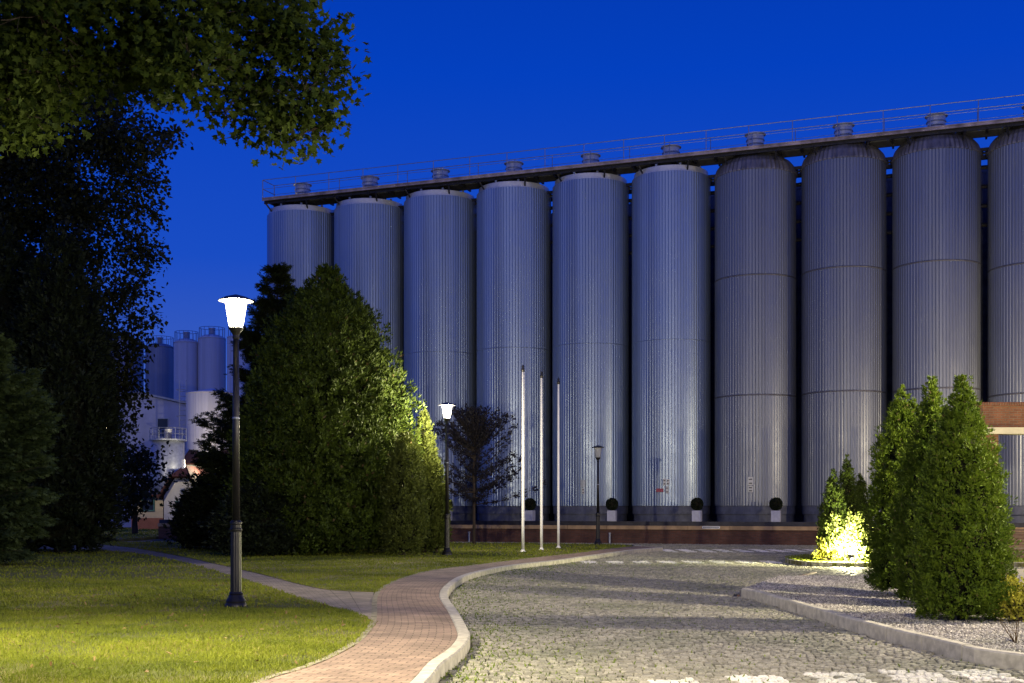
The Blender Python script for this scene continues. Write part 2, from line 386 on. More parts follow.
def offset_line(pl, d):
    out = []; n = len(pl)
    for i in range(n):
        a = Vector(pl[max(i-1,0)]); b = Vector(pl[min(i+1,n-1)]); t = (b-a).normalized()
        out.append((pl[i][0]+t.y*d, pl[i][1]-t.x*d))
    return out
def kerb(name, pl, w, z1, z0=-.16, block=1.0, mat='concrete', gap=.018):
    """row of kerb stones lying along pl, w to its right-hand side"""
    n = max(3, int(length(pl)/.125)); P = resample(pl, n); k = max(1, int(block/.125)); mb = MB()
    Ls = [offset_line(P, d) for d in (0, .018, w-.018, w)]
    i = 0
    while i < n-1:
        j = min(n-1, i+k); vs = []; dz = random.uniform(-.004, .004)
        idx = list(range(i, j+1))
        for q, ii in enumerate(idx):
            def pt(l):
                x, y = Ls[l][ii]
                if q in (0, len(idx)-1):
                    o = idx[1] if q == 0 else idx[-2]; ox, oy = Ls[l][o]; dd = math.hypot(ox-x, oy-y)+1e-9
                    x += (ox-x)/dd*gap/2; y += (oy-y)/dd*gap/2
                return x, y
            a, b, c, d = pt(0), pt(1), pt(2), pt(3); zt = z1+dz
            vs += [(a[0],a[1],z0),(a[0],a[1],zt-.018),(b[0],b[1],zt),(c[0],c[1],zt),(d[0],d[1],zt-.018),(d[0],d[1],z0)]
        m = len(idx); fs = [(r*6+e, r*6+e+1, r*6+6+e+1, r*6+6+e) for r in range(m-1) for e in range(5)]
        fs += [(0,1,2,3,4,5)[::-1], tuple((m-1)*6+e for e in range(6))]
        mb.add(vs, fs); i = j
    return struct(mb.build(name, mat))
def strip(name, A, B, z, mat, n):
    A = resample(A, n); B = resample(B, n); mb = MB(); mb.uv = []; s = 0
    for i in range(n):
        if i: s += math.hypot((A[i][0]+B[i][0]-A[i-1][0]-B[i-1][0])/2, (A[i][1]+B[i][1]-A[i-1][1]-B[i-1][1])/2)
        wd = math.hypot(A[i][0]-B[i][0], A[i][1]-B[i][1]); K = 6
        for k in range(K+1):
            t = k/K; mb.v.append((A[i][0]*(1-t)+B[i][0]*t, A[i][1]*(1-t)+B[i][1]*t, z)); mb.uv.append((wd*t, s))
        if i:
            for k in range(K):
                a = (i-1)*(K+1)+k; b = i*(K+1)+k; mb.f.append((a+1, a, b, b+1) if True else ())
    return struct(mb.build(name, mat))
kerb('kerb', PR, KERB_W, .012)
struct(MB().prism(PL+PR[::-1], -.19, -.01).build('path_bed', 'road_joint'))
strip('brick_path', PL, PR, 0.0, 'brick_path', 260)
kerb('path_edging', PL, -.05, .006, -.05, .6, 'edging')
strip('side_path', GL, GU, -.004, 'slab_path', 160)
struct(MB().prism(GL+GU[::-1], -.19, -.012).build('side_path_bed', 'road_joint'))

# lawns
i_j = min(range(len(PL)), key=lambda i: math.dist(PL[i], GL[0])); i_k = min(range(len(PL)), key=lambda i: math.dist(PL[i], GU[0]))
lawnA = offset_line(PL[:i_j], -.06)[::1] + GL[1:] + [(-45, GL[-1][1]), (-45, -4), (PL[0][0]-.6, -4)]
BK = [(5.2,51.6),(4.2,52.8),(0,54.6),(-6,56.2),(-20,56.5),(-20,100),(-70,100),(-70,GU[-1][1])]
lawnB = offset_line(PL[i_k+1:-6], -.06) + BK + GU[::-1][:-1]
struct(MB().prism(lawnA, -.19, .004).build('lawn', 'lawn')); struct(MB().prism(lawnB, -.19, .004).build('lawn', 'lawn'))
kerb('kerb', catmull([PL[-1],(5.2,51.6),(4.2,52.8),(0,54.6),(-6,56.2),(-20,56.5)], .5), .10, .01, block=1.0)
# right-hand gravel island and the bed with the small thujas
IS = [G(*q, -.12) for q in ((1110,684),(1024,669.5),(975,662.5),(928,650.6),(868.5,635),(809,616.5),(757,600.5))]
IS = catmull(IS + [(4.45,23.3)])
kerb('kerb', IS, .15, .045)
IB = [(4.45,23.45),(6.3,28.3),(30,28.3),(30,IS[0][1])]
island = offset_line(IS, .14) + IB
struct(MB().prism(island, -.19, .0).build('gravel_bed', 'gravel_base'))
kerb('brick_edging', [(4.4,23.5),(6.35,28.2),(8.0,32.0)], .14, -.10, mat='paver_strip', block=.25)
BED = catmull([(8.8,35.4),(10.4,34.9),(13.5,35.0),(17,35.2),(17.5,38),(16,41.2),(12.5,41.8),(9.6,40.4),(8.6,37.6),(8.8,35.4)], .4)
kerb('kerb', BED[::-1], .10, .012); struct(MB().prism(BED, -.19, .0).build('planted_bed', 'lawn'))
struct(MB().box(10.6, 40, 29.5, 34.2, -.16, -.128).build('pavement', 'cream'))

# setts of the road, laid in slightly wavy rows
ISP = island + []
def row_frame(): pass
TH = math.atan(.355); cT, sT = math.cos(TH), math.sin(TH); RY = 63.5
def rp(t, nn, z=None):
    q = (t*cT-nn*sT, RY-t*sT-nn*cT); return q if z is None else (q[0], q[1], z)
def t_of(px, nn):
    u = px-512; return (u*(RY-nn*cT)+F*nn*sT)/(F*cT+u*sT)
S = .088; rows = []
yy = 9.6; r = 0
bars = []
for px, y0, y1 in ((668,11.5,12.05),(757,11.55,12.35),(840,11.6,12.6),(919,11.8,12.8),(990,11.9,12.75)):
    X = (px-512)/F*12.2; bars.append((X-.27, X+.27, y0, y1))
for i in range(11): X = 2.45+i*.83; bars.append((X-.25, X+.25, 37.3+i*.0, 39.0))
for i in range(9): X = 6.3+i*.74; bars.append((X-.23, X+.23, 46.8, 50.0))
PX, PY, SX, SY = [], [], [], []
while yy < 62:
    h = S*random.uniform(.85, 1.2)
    x0 = -.55*yy-1 if yy > 30 else -3.0; x1 = .46*yy+1.5
    n_ = int((x1-x0)/S); ws = rng.uniform(.8, 1.35, n_)*S; cs = x0+np.cumsum(ws)-ws/2
    PX.append(cs); PY.append(np.full(n_, yy+h/2)); SX.append(ws); SY.append(np.full(n_, h)); yy += h; r += 1
X0, Y0, SX, SY = map(np.concatenate, (PX, PY, SX, SY))
# laid on a slow curve
PX = X0 + .10*np.sin(Y0*.7); PY = Y0 + .28*np.sin(X0*.42+.5) + .05*np.sin(X0*1.9)
edge = offset_line(PR, KERB_W)
dk = seg_dist(PX, PY, edge)
bad = in_poly(PX, PY, lawnA) | in_poly(PX, PY, lawnB) | in_poly(PX, PY, PL+PR[::-1]+[PR[0]]) | in_poly(PX, PY, PR+edge[::-1]) | in_poly(PX, PY, IS+IB) | in_poly(PX, PY, BED) | in_poly(PX, PY, GL+GU[::-1])
bad |= (dk < .04) | (seg_dist(PX, PY, IS) < .05) | (seg_dist(PX, PY, [(4.4,23.5),(6.35,28.2),(8.0,32.0)]) < .14) | ((PX < -2.2) & (PY < 40))
bad |= (PX > 10.4) & (PY > 29.3) & (PY < 34.3)
bad |= (PX < -.4) & (PY < 12)& (dk < .2) & (PX < np.interp(PY, [9,12.5],[-1.1,-.8]))
bad |= (PY > rp(0,3.0)[1]-.0 - PX*.355)
ok = ~bad; PX, PY, SX, SY = PX[ok], PY[ok], SX[ok], SY[ok]; n_ = len(PX)
def in_bars(x, y):
    o = np.zeros(len(x), bool)
    for a, b, c, d in bars: o |= (x > a) & (x < b) & (y > c) & (y < d)
    return o
def stones(name, PX, PY, SX, SY, mat, zt=-.12, jz=.007, lite=False):
    n = len(PX); a = rng.normal(0, .07, n); ca, sa = np.cos(a), np.sin(a)
    hx, hy = SX/2-.006, SY/2-.006; hh = zt+rng.normal(0, jz, n); tl = rng.normal(0, .03, (n,2))
    rings = []
    if lite: hx, hy = hx*.97, hy*.97
    for k, (sc_, dz) in enumerate(((1.0, -.035), (.80, 0.0)) if lite else ((1.0, -.045), (.97, -.010), (.74, 0.0))):
        for qx, qy in ((-1,-1),(1,-1),(1,1),(-1,1)):
            jx = 1+rng.uniform(-.08, .04, n); lx, ly = qx*hx*sc_*jx, qy*hy*sc_*jx
            rings.append(np.stack([PX+lx*ca-ly*sa, PY+lx*sa+ly*ca, hh+dz+(lx*tl[:,0]+ly*tl[:,1])], 1))
    V = np.stack(rings, 1).reshape(-1, 3)
    nv = 8 if lite else 12
    f = [tuple(range(nv-4, nv))]+[(l+i, l+(i+1)%4, l+4+(i+1)%4, l+4+i) for l in ((0,) if lite else (0,4)) for i in range(4)]
    Fc = (np.array(f)[None]+(np.arange(n)*nv)[:,None,None]).reshape(-1,4)
    rn = np.repeat(np.clip(rng.normal(.5,.25,n),0,1), len(f))
    return np_mesh(name, V, Fc, mat, rnd=rn)
ib = in_bars(PX, PY) & ((rng.random(len(PX)) > .06) | (PY > 20))
for far in (False, True):
    q = ~ib & ((PY > 25) == far); struct(stones('cobbled_road', PX[q], PY[q], SX[q], SY[q], 'setts', lite=far))
struct(stones('road_marking', PX[ib], PY[ib], SX[ib], SY[ib], 'paint_setts'))
# moss between the setts near the kerb
nm = 60000; mx = rng.uniform(-1.6, 6.5, nm); my = rng.uniform(10.5, 38, nm)
d = seg_dist(mx, my, edge); keep = (d > .01) & (rng.random(nm) < np.clip(np.exp(-d/.8)+.05, 0, 1)) & ~in_poly(mx, my, PL+PR[::-1]) & ~in_poly(mx, my, PR+edge[::-1])
keep &= ~((mx < np.interp(my,[10,12.5,14.9,18.6,22,25.6,29,32.5,34.7,37.3],[-.75,-.72,-.5,-.84,-1.2,-1.2,-1.0,-.3,.5,1.6])))
mx, my = mx[keep], my[keep]; n_ = len(mx); P = np.stack([mx, my, np.full(n_, -.135)], 1)
A = rng.normal(0,1,(n_,3)); A[:,2] = abs(A[:,2])+.6
V, Fc, rn = scatter(P, A, rng.normal(0,1,(n_,3)), rng.uniform(.028,.058,n_), [(0,-.3,0),(1,0,.1),(0,.3,0)], [(0,1,2)], rng.random(n_))
stuff(np_mesh('moss', V, Fc, 'moss', rnd=rn))

# gravel chips
n_ = 90000; gx = rng.uniform(4.4, 12, n_); gy = rng.uniform(11, 28.3, n_); k = in_poly(gx, gy, island) & (rng.random(n_) < np.clip(16/gy,.3,1))
gx, gy = gx[k], gy[k]; n_ = len(gx); P = np.stack([gx, gy, np.full(n_, .004)], 1)
V, Fc, rn = scatter(P, rng.normal(0,1,(n_,3)), rng.normal(0,1,(n_,3)), rng.uniform(.012,.026,n_),
    [(1,0,0),(-1,0,0),(0,.8,0),(0,-.8,0),(0,0,.7),(0,0,-.7)], [(0,2,4),(2,1,4),(1,3,4),(3,0,4),(2,0,5),(1,2,5),(3,1,5),(0,3,5)], rng.random(n_)**1.3)
stuff(np_mesh('gravel', V, Fc, 'gravel', rnd=rn))

# grass blades
def grass(poly, regions, name='grass'):
    Ps, Sz = [], []
    for (x0, x1, y0, y1, dens, h, wd) in regions:
        n = int((x1-x0)*(y1-y0)*dens); x = rng.uniform(x0,x1,n); y = rng.uniform(y0,y1,n)
        vis = (abs(x) < .44*y+1.2); x, y = x[vis], y[vis]
        k = in_poly(x, y, poly); x, y = x[k], y[k]
        cl = np.array([mnoise.noise(Vector((a*.9, b*.9, 0))) for a, b in zip(x[::1], y[::1])])
        Ps.append(np.stack([x, y, np.full(len(x), .0)], 1)); Sz.append(np.stack([h*(.75+rng.random(len(x))*.7)*(1+.55*cl), np.full(len(x), wd)], 1))
    P = np.concatenate(Ps); Z = np.concatenate(Sz)
    lo = nz(P, .55, 3.0)*.6+nz(P, 1.9, 9.0)*.4; thin = nz(P, 1.1, 5.0)
    kp = ~((thin < -.22) & (rng.random(len(P)) < .6)); P, Z, lo = P[kp], Z[kp], lo[kp]; n = len(P); ang = rng.uniform(0, math.tau, n)
    side = np.stack([np.cos(ang), np.sin(ang), np.zeros(n)], 1)
    lean = np.stack([rng.normal(0,.45,n), rng.normal(0,.45,n), np.ones(n)], 1)
    lean = unit(lean)*Z[:,0:1]
    bend = np.stack([rng.normal(0,.4,n), rng.normal(0,.4,n), np.full(n,-.25)], 1)*Z[:,0:1]
    w_ = Z[:,1:2]
    V = np.stack([P-side*w_/2, P+side*w_/2, P+lean*.6+side*w_*.35, P+lean*.6-side*w_*.35, P+lean+bend*.6], 1).reshape(-1,3)
    b = (np.arange(n)*5)[:,None]
    F4 = np.concatenate([b+np.array([0,1,2,3])], 0); F3 = b+np.array([3,2,4])
    Fc = np.concatenate([F4, np.concatenate([F3, F3[:,2:3]], 1)], 0)
    # tip as its own triangle set
    Ft = np.concatenate([b+np.array([0,1,2]), b+np.array([0,2,3]), F3], 0); r_ = np.where(rng.random(n) > .96+.04*(lo < 0)-.08*(lo > .25), 1.0, np.clip(.5*rng.random(n)+.25+1.1*lo, 0, .96))
    return stuff(np_mesh(name, V, Ft, 'grass', rnd=np.concatenate([r_, r_, r_])))
grass(lawnA, [(-9,-1.2,10.2,14,2600,.050,.007),(-10,-1,14,19,1500,.048,.010),(-13,-1,19,27,520,.05,.016),(-20,-1,27,48,90,.055,.03)])
grass(lawnB, [(-7,1,22,30,520,.045,.015),(-12,6,30,40,220,.05,.022),(-24,7,40,58,80,.06,.035),(-42,-18,55,95,22,.07,.07)])
BEDP = [q for q in BED[:-1]]
grass(BEDP, [(8,17,34,42,220,.06,.02)])
# tufts creeping over the edges of the paths
te = [p_ for p_ in PL[:i_j] + PL[i_k:-8] for _ in range(26)]; n_ = len(te); P = np.array([(a, b, 0) for a, b in te])+np.c_[rng.normal(0,.035,n_)-.05, rng.normal(0,.08,n_), np.zeros(n_)]
A = rng.normal(0,.6,(n_,3)); A[:,2] = 1
V, Fc, rn = scatter(P, A, rng.normal(0,1,(n_,3)), rng.uniform(.025,.055,n_), [(0,-.10,0),(0,.10,0),(1,0,.25)], [(0,1,2)], rng.random(n_))
stuff(np_mesh('grass', V, Fc, 'grass', rnd=rn))
n_ = 260; P = np.stack([rng.uniform(-8,-1.5,n_), rng.uniform(11,26,n_), np.full(n_,.045)], 1); k = in_poly(P[:,0], P[:,1], lawnA); P = P[k]; n_ = len(P)
A = rng.normal(0,1,(n_,3)); A[:,2] *= .25; B = rng.normal(0,1,(n_,3)); B[:,2] *= .3
V, Fc, rn = scatter(P, A, B, rng.uniform(.02,.05,n_), [(0,-.5,0),(.5,-.8,.2),(1,0,0),(.5,.8,.25),(0,.5,.05)], [(0,1,2,3,4)], rng.random(n_))
stuff(np_mesh('fallen_leaves', V, Fc, 'litter', rnd=rn))

# ------------------------------------------------------------------ street lamps
def lamp(loc, H, lit, label, watts=0, group='black park street lamps', col=(1.0,.86,.60), shielded=0):
    t = thing('street_lamp', label, 'street lamp', (loc[0], loc[1], loc[2] if len(loc) > 2 else 0), 0, group)
    hp = H-.62
    o = MB().lathe([(.175,0),(.175,.04),(.155,.07),(.16,.10),(.125,.16),(.105,.20),(.112,.22),(.095,.25)], n=28).build('base', 'black_paint', t, True); smooth_by_angle(o)
    o = MB().lathe([(.090,.25),(.084,1.22)], n=36, flute=lambda i, r: -.006 if i % 3 == 0 else 0).build('lower_shaft', 'black_paint', t)
    o = MB().lathe([(.092,1.22),(.100,1.235),(.100,1.265),(.086,1.28),(.086,1.33),(.098,1.345),(.098,1.37),(.07,1.40)], n=28).build('collar', 'galv' if False else 'black_paint', t, True); smooth_by_angle(o)
    MB().lathe([(.064,1.40),(.046,hp-.10)], n=24).build('pole', 'black_paint', t, True)
    MB().lathe([(.052,H*.60),(.060,H*.60+.012),(.060,H*.60+.03),(.052,H*.60+.042)], n=24).build('band', 'galv', t, True)
    o = MB().lathe([(.048,hp-.10),(.058,hp-.08),(.05,hp-.04),(.07,hp),(.115,hp+.06),(.118,hp+.085),(.10,hp+.09)], n=28).build('lantern_holder', 'black_paint', t, True); smooth_by_angle(o)
    g = MB().lathe([(.098,hp+.09),(.118,hp+.15),(.172,hp+.50)], n=32, cap=False).build('lantern_glass', 'lit_glass' if lit else 'glass', t, True)
    o = MB().lathe([(.176,hp+.50),(.28,hp+.512),(.28,hp+.525),(.18,hp+.575),(.07,hp+.605),(.02,hp+.62)], n=36).build('lamp_hat', 'black_paint', t, True); smooth_by_angle(o)
    if lit:
        l = bpy.data.lights.new('lamp_light', 'SPOT' if shielded else 'POINT'); l.energy = watts
        if shielded: l.spot_size = R(shielded); l.spot_blend = .35
        l.color = col; l.shadow_soft_size = .07
        lo = bpy.data.objects.new('lamp_light', l); COL.objects.link(lo); lo.parent = t; lo.location = (0,0,hp+.24)
    else:
        MB().lathe([(.03,hp+.1),(.035,hp+.34),(.0,hp+.38)], n=12).build('bulb', 'pole_white', g, True)
    return t
x, y = G(236, 607); lamp((x, y), 5.05, True, 'tall lit black street lamp standing on the lawn beside the side path', 1400)
x, y = G(447, 555); lamp((x, y), 5.2, True, 'lit black street lamp behind the yew, left of the three flagpoles', 1900)
x, y = G(598, 544.5); lamp((x, y), 4.35, False, 'unlit black street lamp on the tip of the lawn in front of the silos')
lamp((10.6, 16.3), 5.1, True, 'lit street lamp right of the tall thuja clump, outside the photo', 5000)
lamp((-5.0, 8.9), 4.4, True, 'lit street lamp on the lawn just outside the lower left corner', 6300, shielded=142)
lamp((4.6, 2.4, -.12), 5.3, True, 'lit street lamp at the roadside, outside the lower right corner', 4600)
lamp((25.5, 46.0, -.12), 5.3, True, 'lit street lamp by the retaining wall beyond the brick gateway, outside the photo', 3200, col=(1,.80,.48))
lamp((19.5, 32.2, -.12), 5.3, True, 'lit street lamp in front of the brick gateway, outside the photo', 1300, col=(1,.78,.42))
x, z = XZ(108, 423, 84); lamp((x, 84), z, True, 'distant lit street lamp glimpsed between the dark leaves near the house', 900)
lamp(((214-512)/F*92, 92), 5.2, True, 'distant street lamp hidden behind the low black-green conifer', 1300)

# ------------------------------------------------------------------ silos
SP = 4.1125*RY/62; T0 = (-12.42)*RY/62+.19; SR = .468*SP; HB = .93
def flute(n4):
    pat = (0, -.004, -.034, -.030)
    return lambda i, r: pat[i % 4]
NR = 80
rim_y = [204,197.5,189,180.5,172,164,167.5,156,147,138,129]
def silo(k):
    t = T0+SP*k; x, y = rp(t, 0); yc = y; domed = k >= 6
    front = yc-SR
    zt = CH+(HZ-rim_y[k])/F*front - HB
    t_ = thing('storage_silo', LAB[k], 'silo', (x, y, HB), -TH, 'tall corrugated silos in the front row')
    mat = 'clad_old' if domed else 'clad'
    fl = lambda i, r: (0, .001, .001, 0, -.020)[i % 5]
    ztc = zt-.30 if not domed else zt
    rows_ = [.78]+[.78+(ztc-.78)*q for q in (.3,.6,.85,1)]
    MB().lathe([(SR, z) for z in rows_], n=NR*5, cap=False, flute=fl).build('cladding', mat, t_)
    o = MB().lathe([(SR-.10, 0), (SR-.10, .36), (SR-.04,.37),(SR-.04,.76),(SR-.06,.80)], n=96).build('skirt', 'skirt', t_, True); smooth_by_angle(o)
    if domed:
        prof = [(SR+.03, zt-.03),(SR+.03, zt+.03),(SR*.99, zt+.20),(SR*.95, zt+.42),(SR*.86, zt+.64),(SR*.70, zt+.84),(SR*.45, zt+1.0),(SR*.2, zt+1.08),(.1, zt+1.1)]
        MB().lathe(prof, n=56*2, flute=lambda i, r: .022*r/SR*(1 if i % 2 else -1)).build('dome', 'dome', t_)
        for q in ((.36,.70) if k < 9 else (.34, .68)):
            z = HB*0 + zt*q; MB().lathe([(SR-.01, z-.045),(SR+.018, z-.03),(SR+.018, z+.03),(SR-.01, z+.045)], n=96, cap=False).build('seam_band', 'galv_dark', t_, True)
        top = zt+1.0
    else:
        o = MB().lathe([(SR-.03, ztc-.02),(SR-.03,ztc+.04),(SR-.11, ztc+.06), (SR-.11, zt), (SR-.14, zt+.02),(SR-.14,zt)], n=96).build('rim_band', 'pale_metal', t_, True); smooth_by_angle(o)
        MB().lathe([(SR-.12, zt-.04),(SR*.5, zt+.16),(.2, zt+.22)], n=64).build('roof', 'galv', t_, True)
        for q in range(9):
            a = math.tau*q/9+.3; b = MB().box(-.05,.05,-.03,.03,0,.16).build('roof_bracket', 'galv', t_); b.location = ((SR-.25)*math.cos(a), (SR-.25)*math.sin(a), zt-.02)
        MB().lathe([(SR-.005, ztc*.52-.02),(SR+.012, ztc*.52-.012),(SR+.012, ztc*.52+.012),(SR-.005, ztc*.52+.02)], n=96, cap=False).build('seam_band', mat, t_, True)
        top = zt+.15
    vt = 18.90+ (.2 if domed else 0)
    v = MB().lathe([(.36, top-.15),(.36, vt-.55),(.42, vt-.5),(.42, vt-.06),(.52, vt-.04),(.52, vt),(.30, vt+.05)], n=32).build('vent', 'pale_metal', t_, True); smooth_by_angle(v)
    MB().lathe([(.44, vt-.34),(.455, vt-.33),(.455, vt-.29),(.44, vt-.28)], n=32, cap=False).build('band', 'galv', v)
    return t_
M['galv_dark'] = plain('dark_seam', (.14,.14,.16), .5, .4, .2, 5)
LAB = ['flat-topped silo at the far left end of the main row, under the walkway end',
 'flat-topped silo second from the far left end of the row, behind the big conifer peak',
 'flat-topped silo third from the left end, rising behind the second lit lamp',
 'flat-topped silo behind the purple-leaved tree and the first flagpole',
 'flat-topped silo directly behind the unlit street lamp and the third flagpole',
 'last flat-topped silo before the domed ones, with a small red sign on its wall',
 'first domed silo counting from the left, with one tall white notice near its foot',
 'domed silo rising behind the small lit thujas',
 'domed silo rising behind the tall dark thuja clump in front',
 'domed silo at the far right end, behind the brick gateway',
 'domed silo standing past the right edge of the photo']
silos = [silo(k) for k in range(11)]
# notices on the silo walls
def notice(k, px, y0, y1, wpx, mat, ink=True, name='notice_board'):
    t = T0+SP*k; s_ = silos[k]
    n_ = SR+.05
    tt = t_of(px, n_)-t; ang = math.asin(max(-1,min(1,tt/SR)));
    Y = rp(t+tt, n_)[1]; z1 = CH+(HZ-y0)/F*Y-HB; z0 = CH+(HZ-y1)/F*Y-HB; wd = wpx/F*Y/cT
    mb = MB().box(-wd/2, wd/2, -.02, 0, z0, z1); o = mb.build(name, mat, s_)
    o.location = (SR*math.sin(ang)*1.0, -SR*math.cos(ang)-.015, 0); o.rotation_euler = (0,0,ang)
    if ink:
        m2 = MB(); nz = max(2, int((z1-z0)/.16))
        for i in range(nz):
            zc = z1-(i+.5)*(z1-z0)/nz; m2.box(-wd*.32, wd*.30, -.026, -.021, zc-.035, zc+.015)
        q = m2.build('printed_lines', 'sign_ink', o)
    return o
notice(5, 664.4, 478.5, 485.5, 2.6, 'white_sign'); notice(5, 667.8, 479, 485, 2.6, 'white_sign'); notice(5, 667, 486, 493.5, 2.6, 'white_sign'); notice(5, 659.7, 488.5, 492, 7, 'red_sign', False)
notice(6, 750.5, 477, 485, 5, 'white_sign'); notice(6, 750.5, 486, 492, 4.6, 'white_sign')
notice(4, 581.5, 480, 487, 2.2, 'galv', False); notice(4, 584, 480, 487, 2.2, 'galv', False); notice(4, 583, 488, 494, 2.2, 'white_sign')
# hidden second row seen through the gaps
proto = None
for k in range(10):
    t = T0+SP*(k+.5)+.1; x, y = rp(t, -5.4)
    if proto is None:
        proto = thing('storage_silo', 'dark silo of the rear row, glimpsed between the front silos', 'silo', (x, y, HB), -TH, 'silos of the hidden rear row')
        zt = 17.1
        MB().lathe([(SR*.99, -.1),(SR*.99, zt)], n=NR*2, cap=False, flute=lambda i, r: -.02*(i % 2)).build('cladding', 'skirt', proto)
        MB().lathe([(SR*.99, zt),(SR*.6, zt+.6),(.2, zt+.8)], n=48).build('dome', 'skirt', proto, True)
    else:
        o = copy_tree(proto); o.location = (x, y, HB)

# walkway on the roofs (row frame: x along the row, y away from the camera)
xa, ya = rp(0, 0)
wk = thing('roof_walkway', 'long steel walkway with handrails running across the tops of the silos', 'walkway', (xa, ya, 0), -TH)
NF = 1.95
ta, tb = t_of(262, NF), t_of(1090, NF)
ya_, yb_ = rp(ta, NF)[1], rp(t_of(1024, NF), NF)[1]; za = CH+(HZ-198.5)/F*ya_; zb = CH+(HZ-117.5)/F*yb_; zs = (zb-za)/(t_of(1024, NF)-ta)
def wz(t): return za+zs*(t-ta)
def beam(mb, t0, t1, n0, n1, d0, d1):
    vs = [(t, -n_, wz(t)+d) for t in (t0, t1) for n_ in (n0, n1) for d in (d0, d1)]
    mb.add(vs, [(0,1,3,2),(4,6,7,5),(0,4,5,1),(2,3,7,6),(0,2,6,4),(1,5,7,3)])
b = MB(); beam(b, ta, tb, NF-.06, NF, -.13, -.02); beam(b, ta, tb, NF-.12, NF+.04, -.02, .03); b.build('front_beam', 'rust_beam', wk)
b = MB(); beam(b, ta, tb, NF-.30, NF-.22, -.26, -.07); b.build('stringer', 'dark_steel', wk)
b = MB(); beam(b, ta, tb, .62, .72, -.32, 0); b.build('rear_beam', 'dark_steel', wk)
b = MB(); q = ta
while q < tb: beam(b, q, min(q+.97, tb), .72, NF-.14, -.04, -.005); q += 1.0
b.build('deck', 'galv', wk)
b = MB(); q = ta+.2
while q < tb: beam(b, q, q+.09, -.1, NF-.16, -.22, -.045); q += 1.03
b.build('cross_beams', 'dark_steel', wk)
b = MB(); beam(b, ta, tb, -.9, -.75, -.95, -.75); beam(b, ta, tb, .2, .3, -.85, -.70)
for k in range(11):
    t = T0+SP*k
    for dt in (-1.25, 1.25):
        b.tube([(t+dt, -.66, wz(t)-.33), (t+dt*.75, .2, wz(t)-1.15)], .05, 6)
        b.tube([(t+dt, -NF+.1, wz(t)-.3), (t+dt*.8, -1.1, wz(t)-.95)], .045, 6)
    tg = t+SP/2
    b.tube([(tg-1.0, .1, wz(tg)-.4), (tg+1.0, .1, wz(tg)-1.3)], .05, 6); b.tube([(tg+1.0, .1, wz(tg)-.4), (tg-1.0, .1, wz(tg)-1.3)], .05, 6)
    for dz in (1.4, 2.3, 3.2, 4.1): b.tube([(tg-.7, .5, wz(tg)-dz), (tg+.7, .5, wz(tg)-dz)], .10, 6)
b.build('truss', 'dark_steel', wk)
for nn in (NF-.03, .70):
    b = MB()
    for hgt, rr in ((1.02,.019),(.52,.011)): b.tube([(ta+.03, -nn, wz(ta)+hgt), (tb, -nn, wz(tb)+hgt)], rr, 8)
    for q in (ta+.03,): b.tube([(q, -nn, wz(q)), (q, -nn, wz(q)+1.02)], .026, 8)
    h_ = b.build('handrail', 'galv', wk)
    q = ta+.03; i = 0
    while q < tb:
        MB().tube([(q, -nn, wz(q)), (q, -nn, wz(q)+1.02)], .020, 6).build('post', 'galv', h_)
        q += 2.05; i += 1
b = MB()
for hgt in (1.02, .52): b.tube([(ta+.03, -NF+.03, wz(ta)+hgt), (ta+.03, -.70, wz(ta)+hgt)], .022, 8)
b.build('end_rail', 'galv', wk)

# platform and its retaining wall
def row_box(mb, t0, t1, n0, n1, z0, z1): return mb.box(t0, t1, -n1, -n0, z0, z1)
pf = row_box(MB(), -20, 40, -9, 2.74, -.19, HB-.02).build('platform', 'skirt'); pf.location = (xa, ya, 0); pf.rotation_euler = (0,0,-TH); struct(pf)
rw = thing('retaining_wall', 'low red brick retaining wall with a sandstone-coloured coping below the silos', 'wall', (xa, ya, 0), -TH)
row_box(MB(), -20, 40, 2.76, 3.0, -.2, .56).build('brick_face', 'brick_wall', rw)
b = MB(); q = -20
while q < 40: row_box(b, q, q+1.985, 2.74, 3.07, .565, .745); q += 2.0
b.build('coping', 'cap', rw)
row_box(MB(), -20, 40, 2.70, 2.93, .75, .95).build('upper_edge', 'dark_steel', rw)
pl_ = MB(); tq = t_of(711, 3.1); row_box(pl_, tq-.42, tq+.42, 3.075, 3.09, .62, .74); pl_.build('name_plate', 'pale_metal', rw)
b = MB()
for i in range(8): row_box(b, tq-.36+i*.095, tq-.31+i*.095, 3.092, 3.095, .65, .71)
b.build('lettering', 'sign_ink', rw)
for px in (469.5, 610): 
    tq = t_of(px, 3.2); d_ = MB().lathe([(.05,-.14),(.05,.35),(.07,.36),(.07,.40)], n=12).build('pipe_post', 'galv'); d_.location = rp(tq, 3.25, 0)
    tag(d_, 'short grey pipe post by the wall, ' + ('near the purple-leaved tree trunk' if px < 500 else 'beside the unlit street lamp'), 'post')

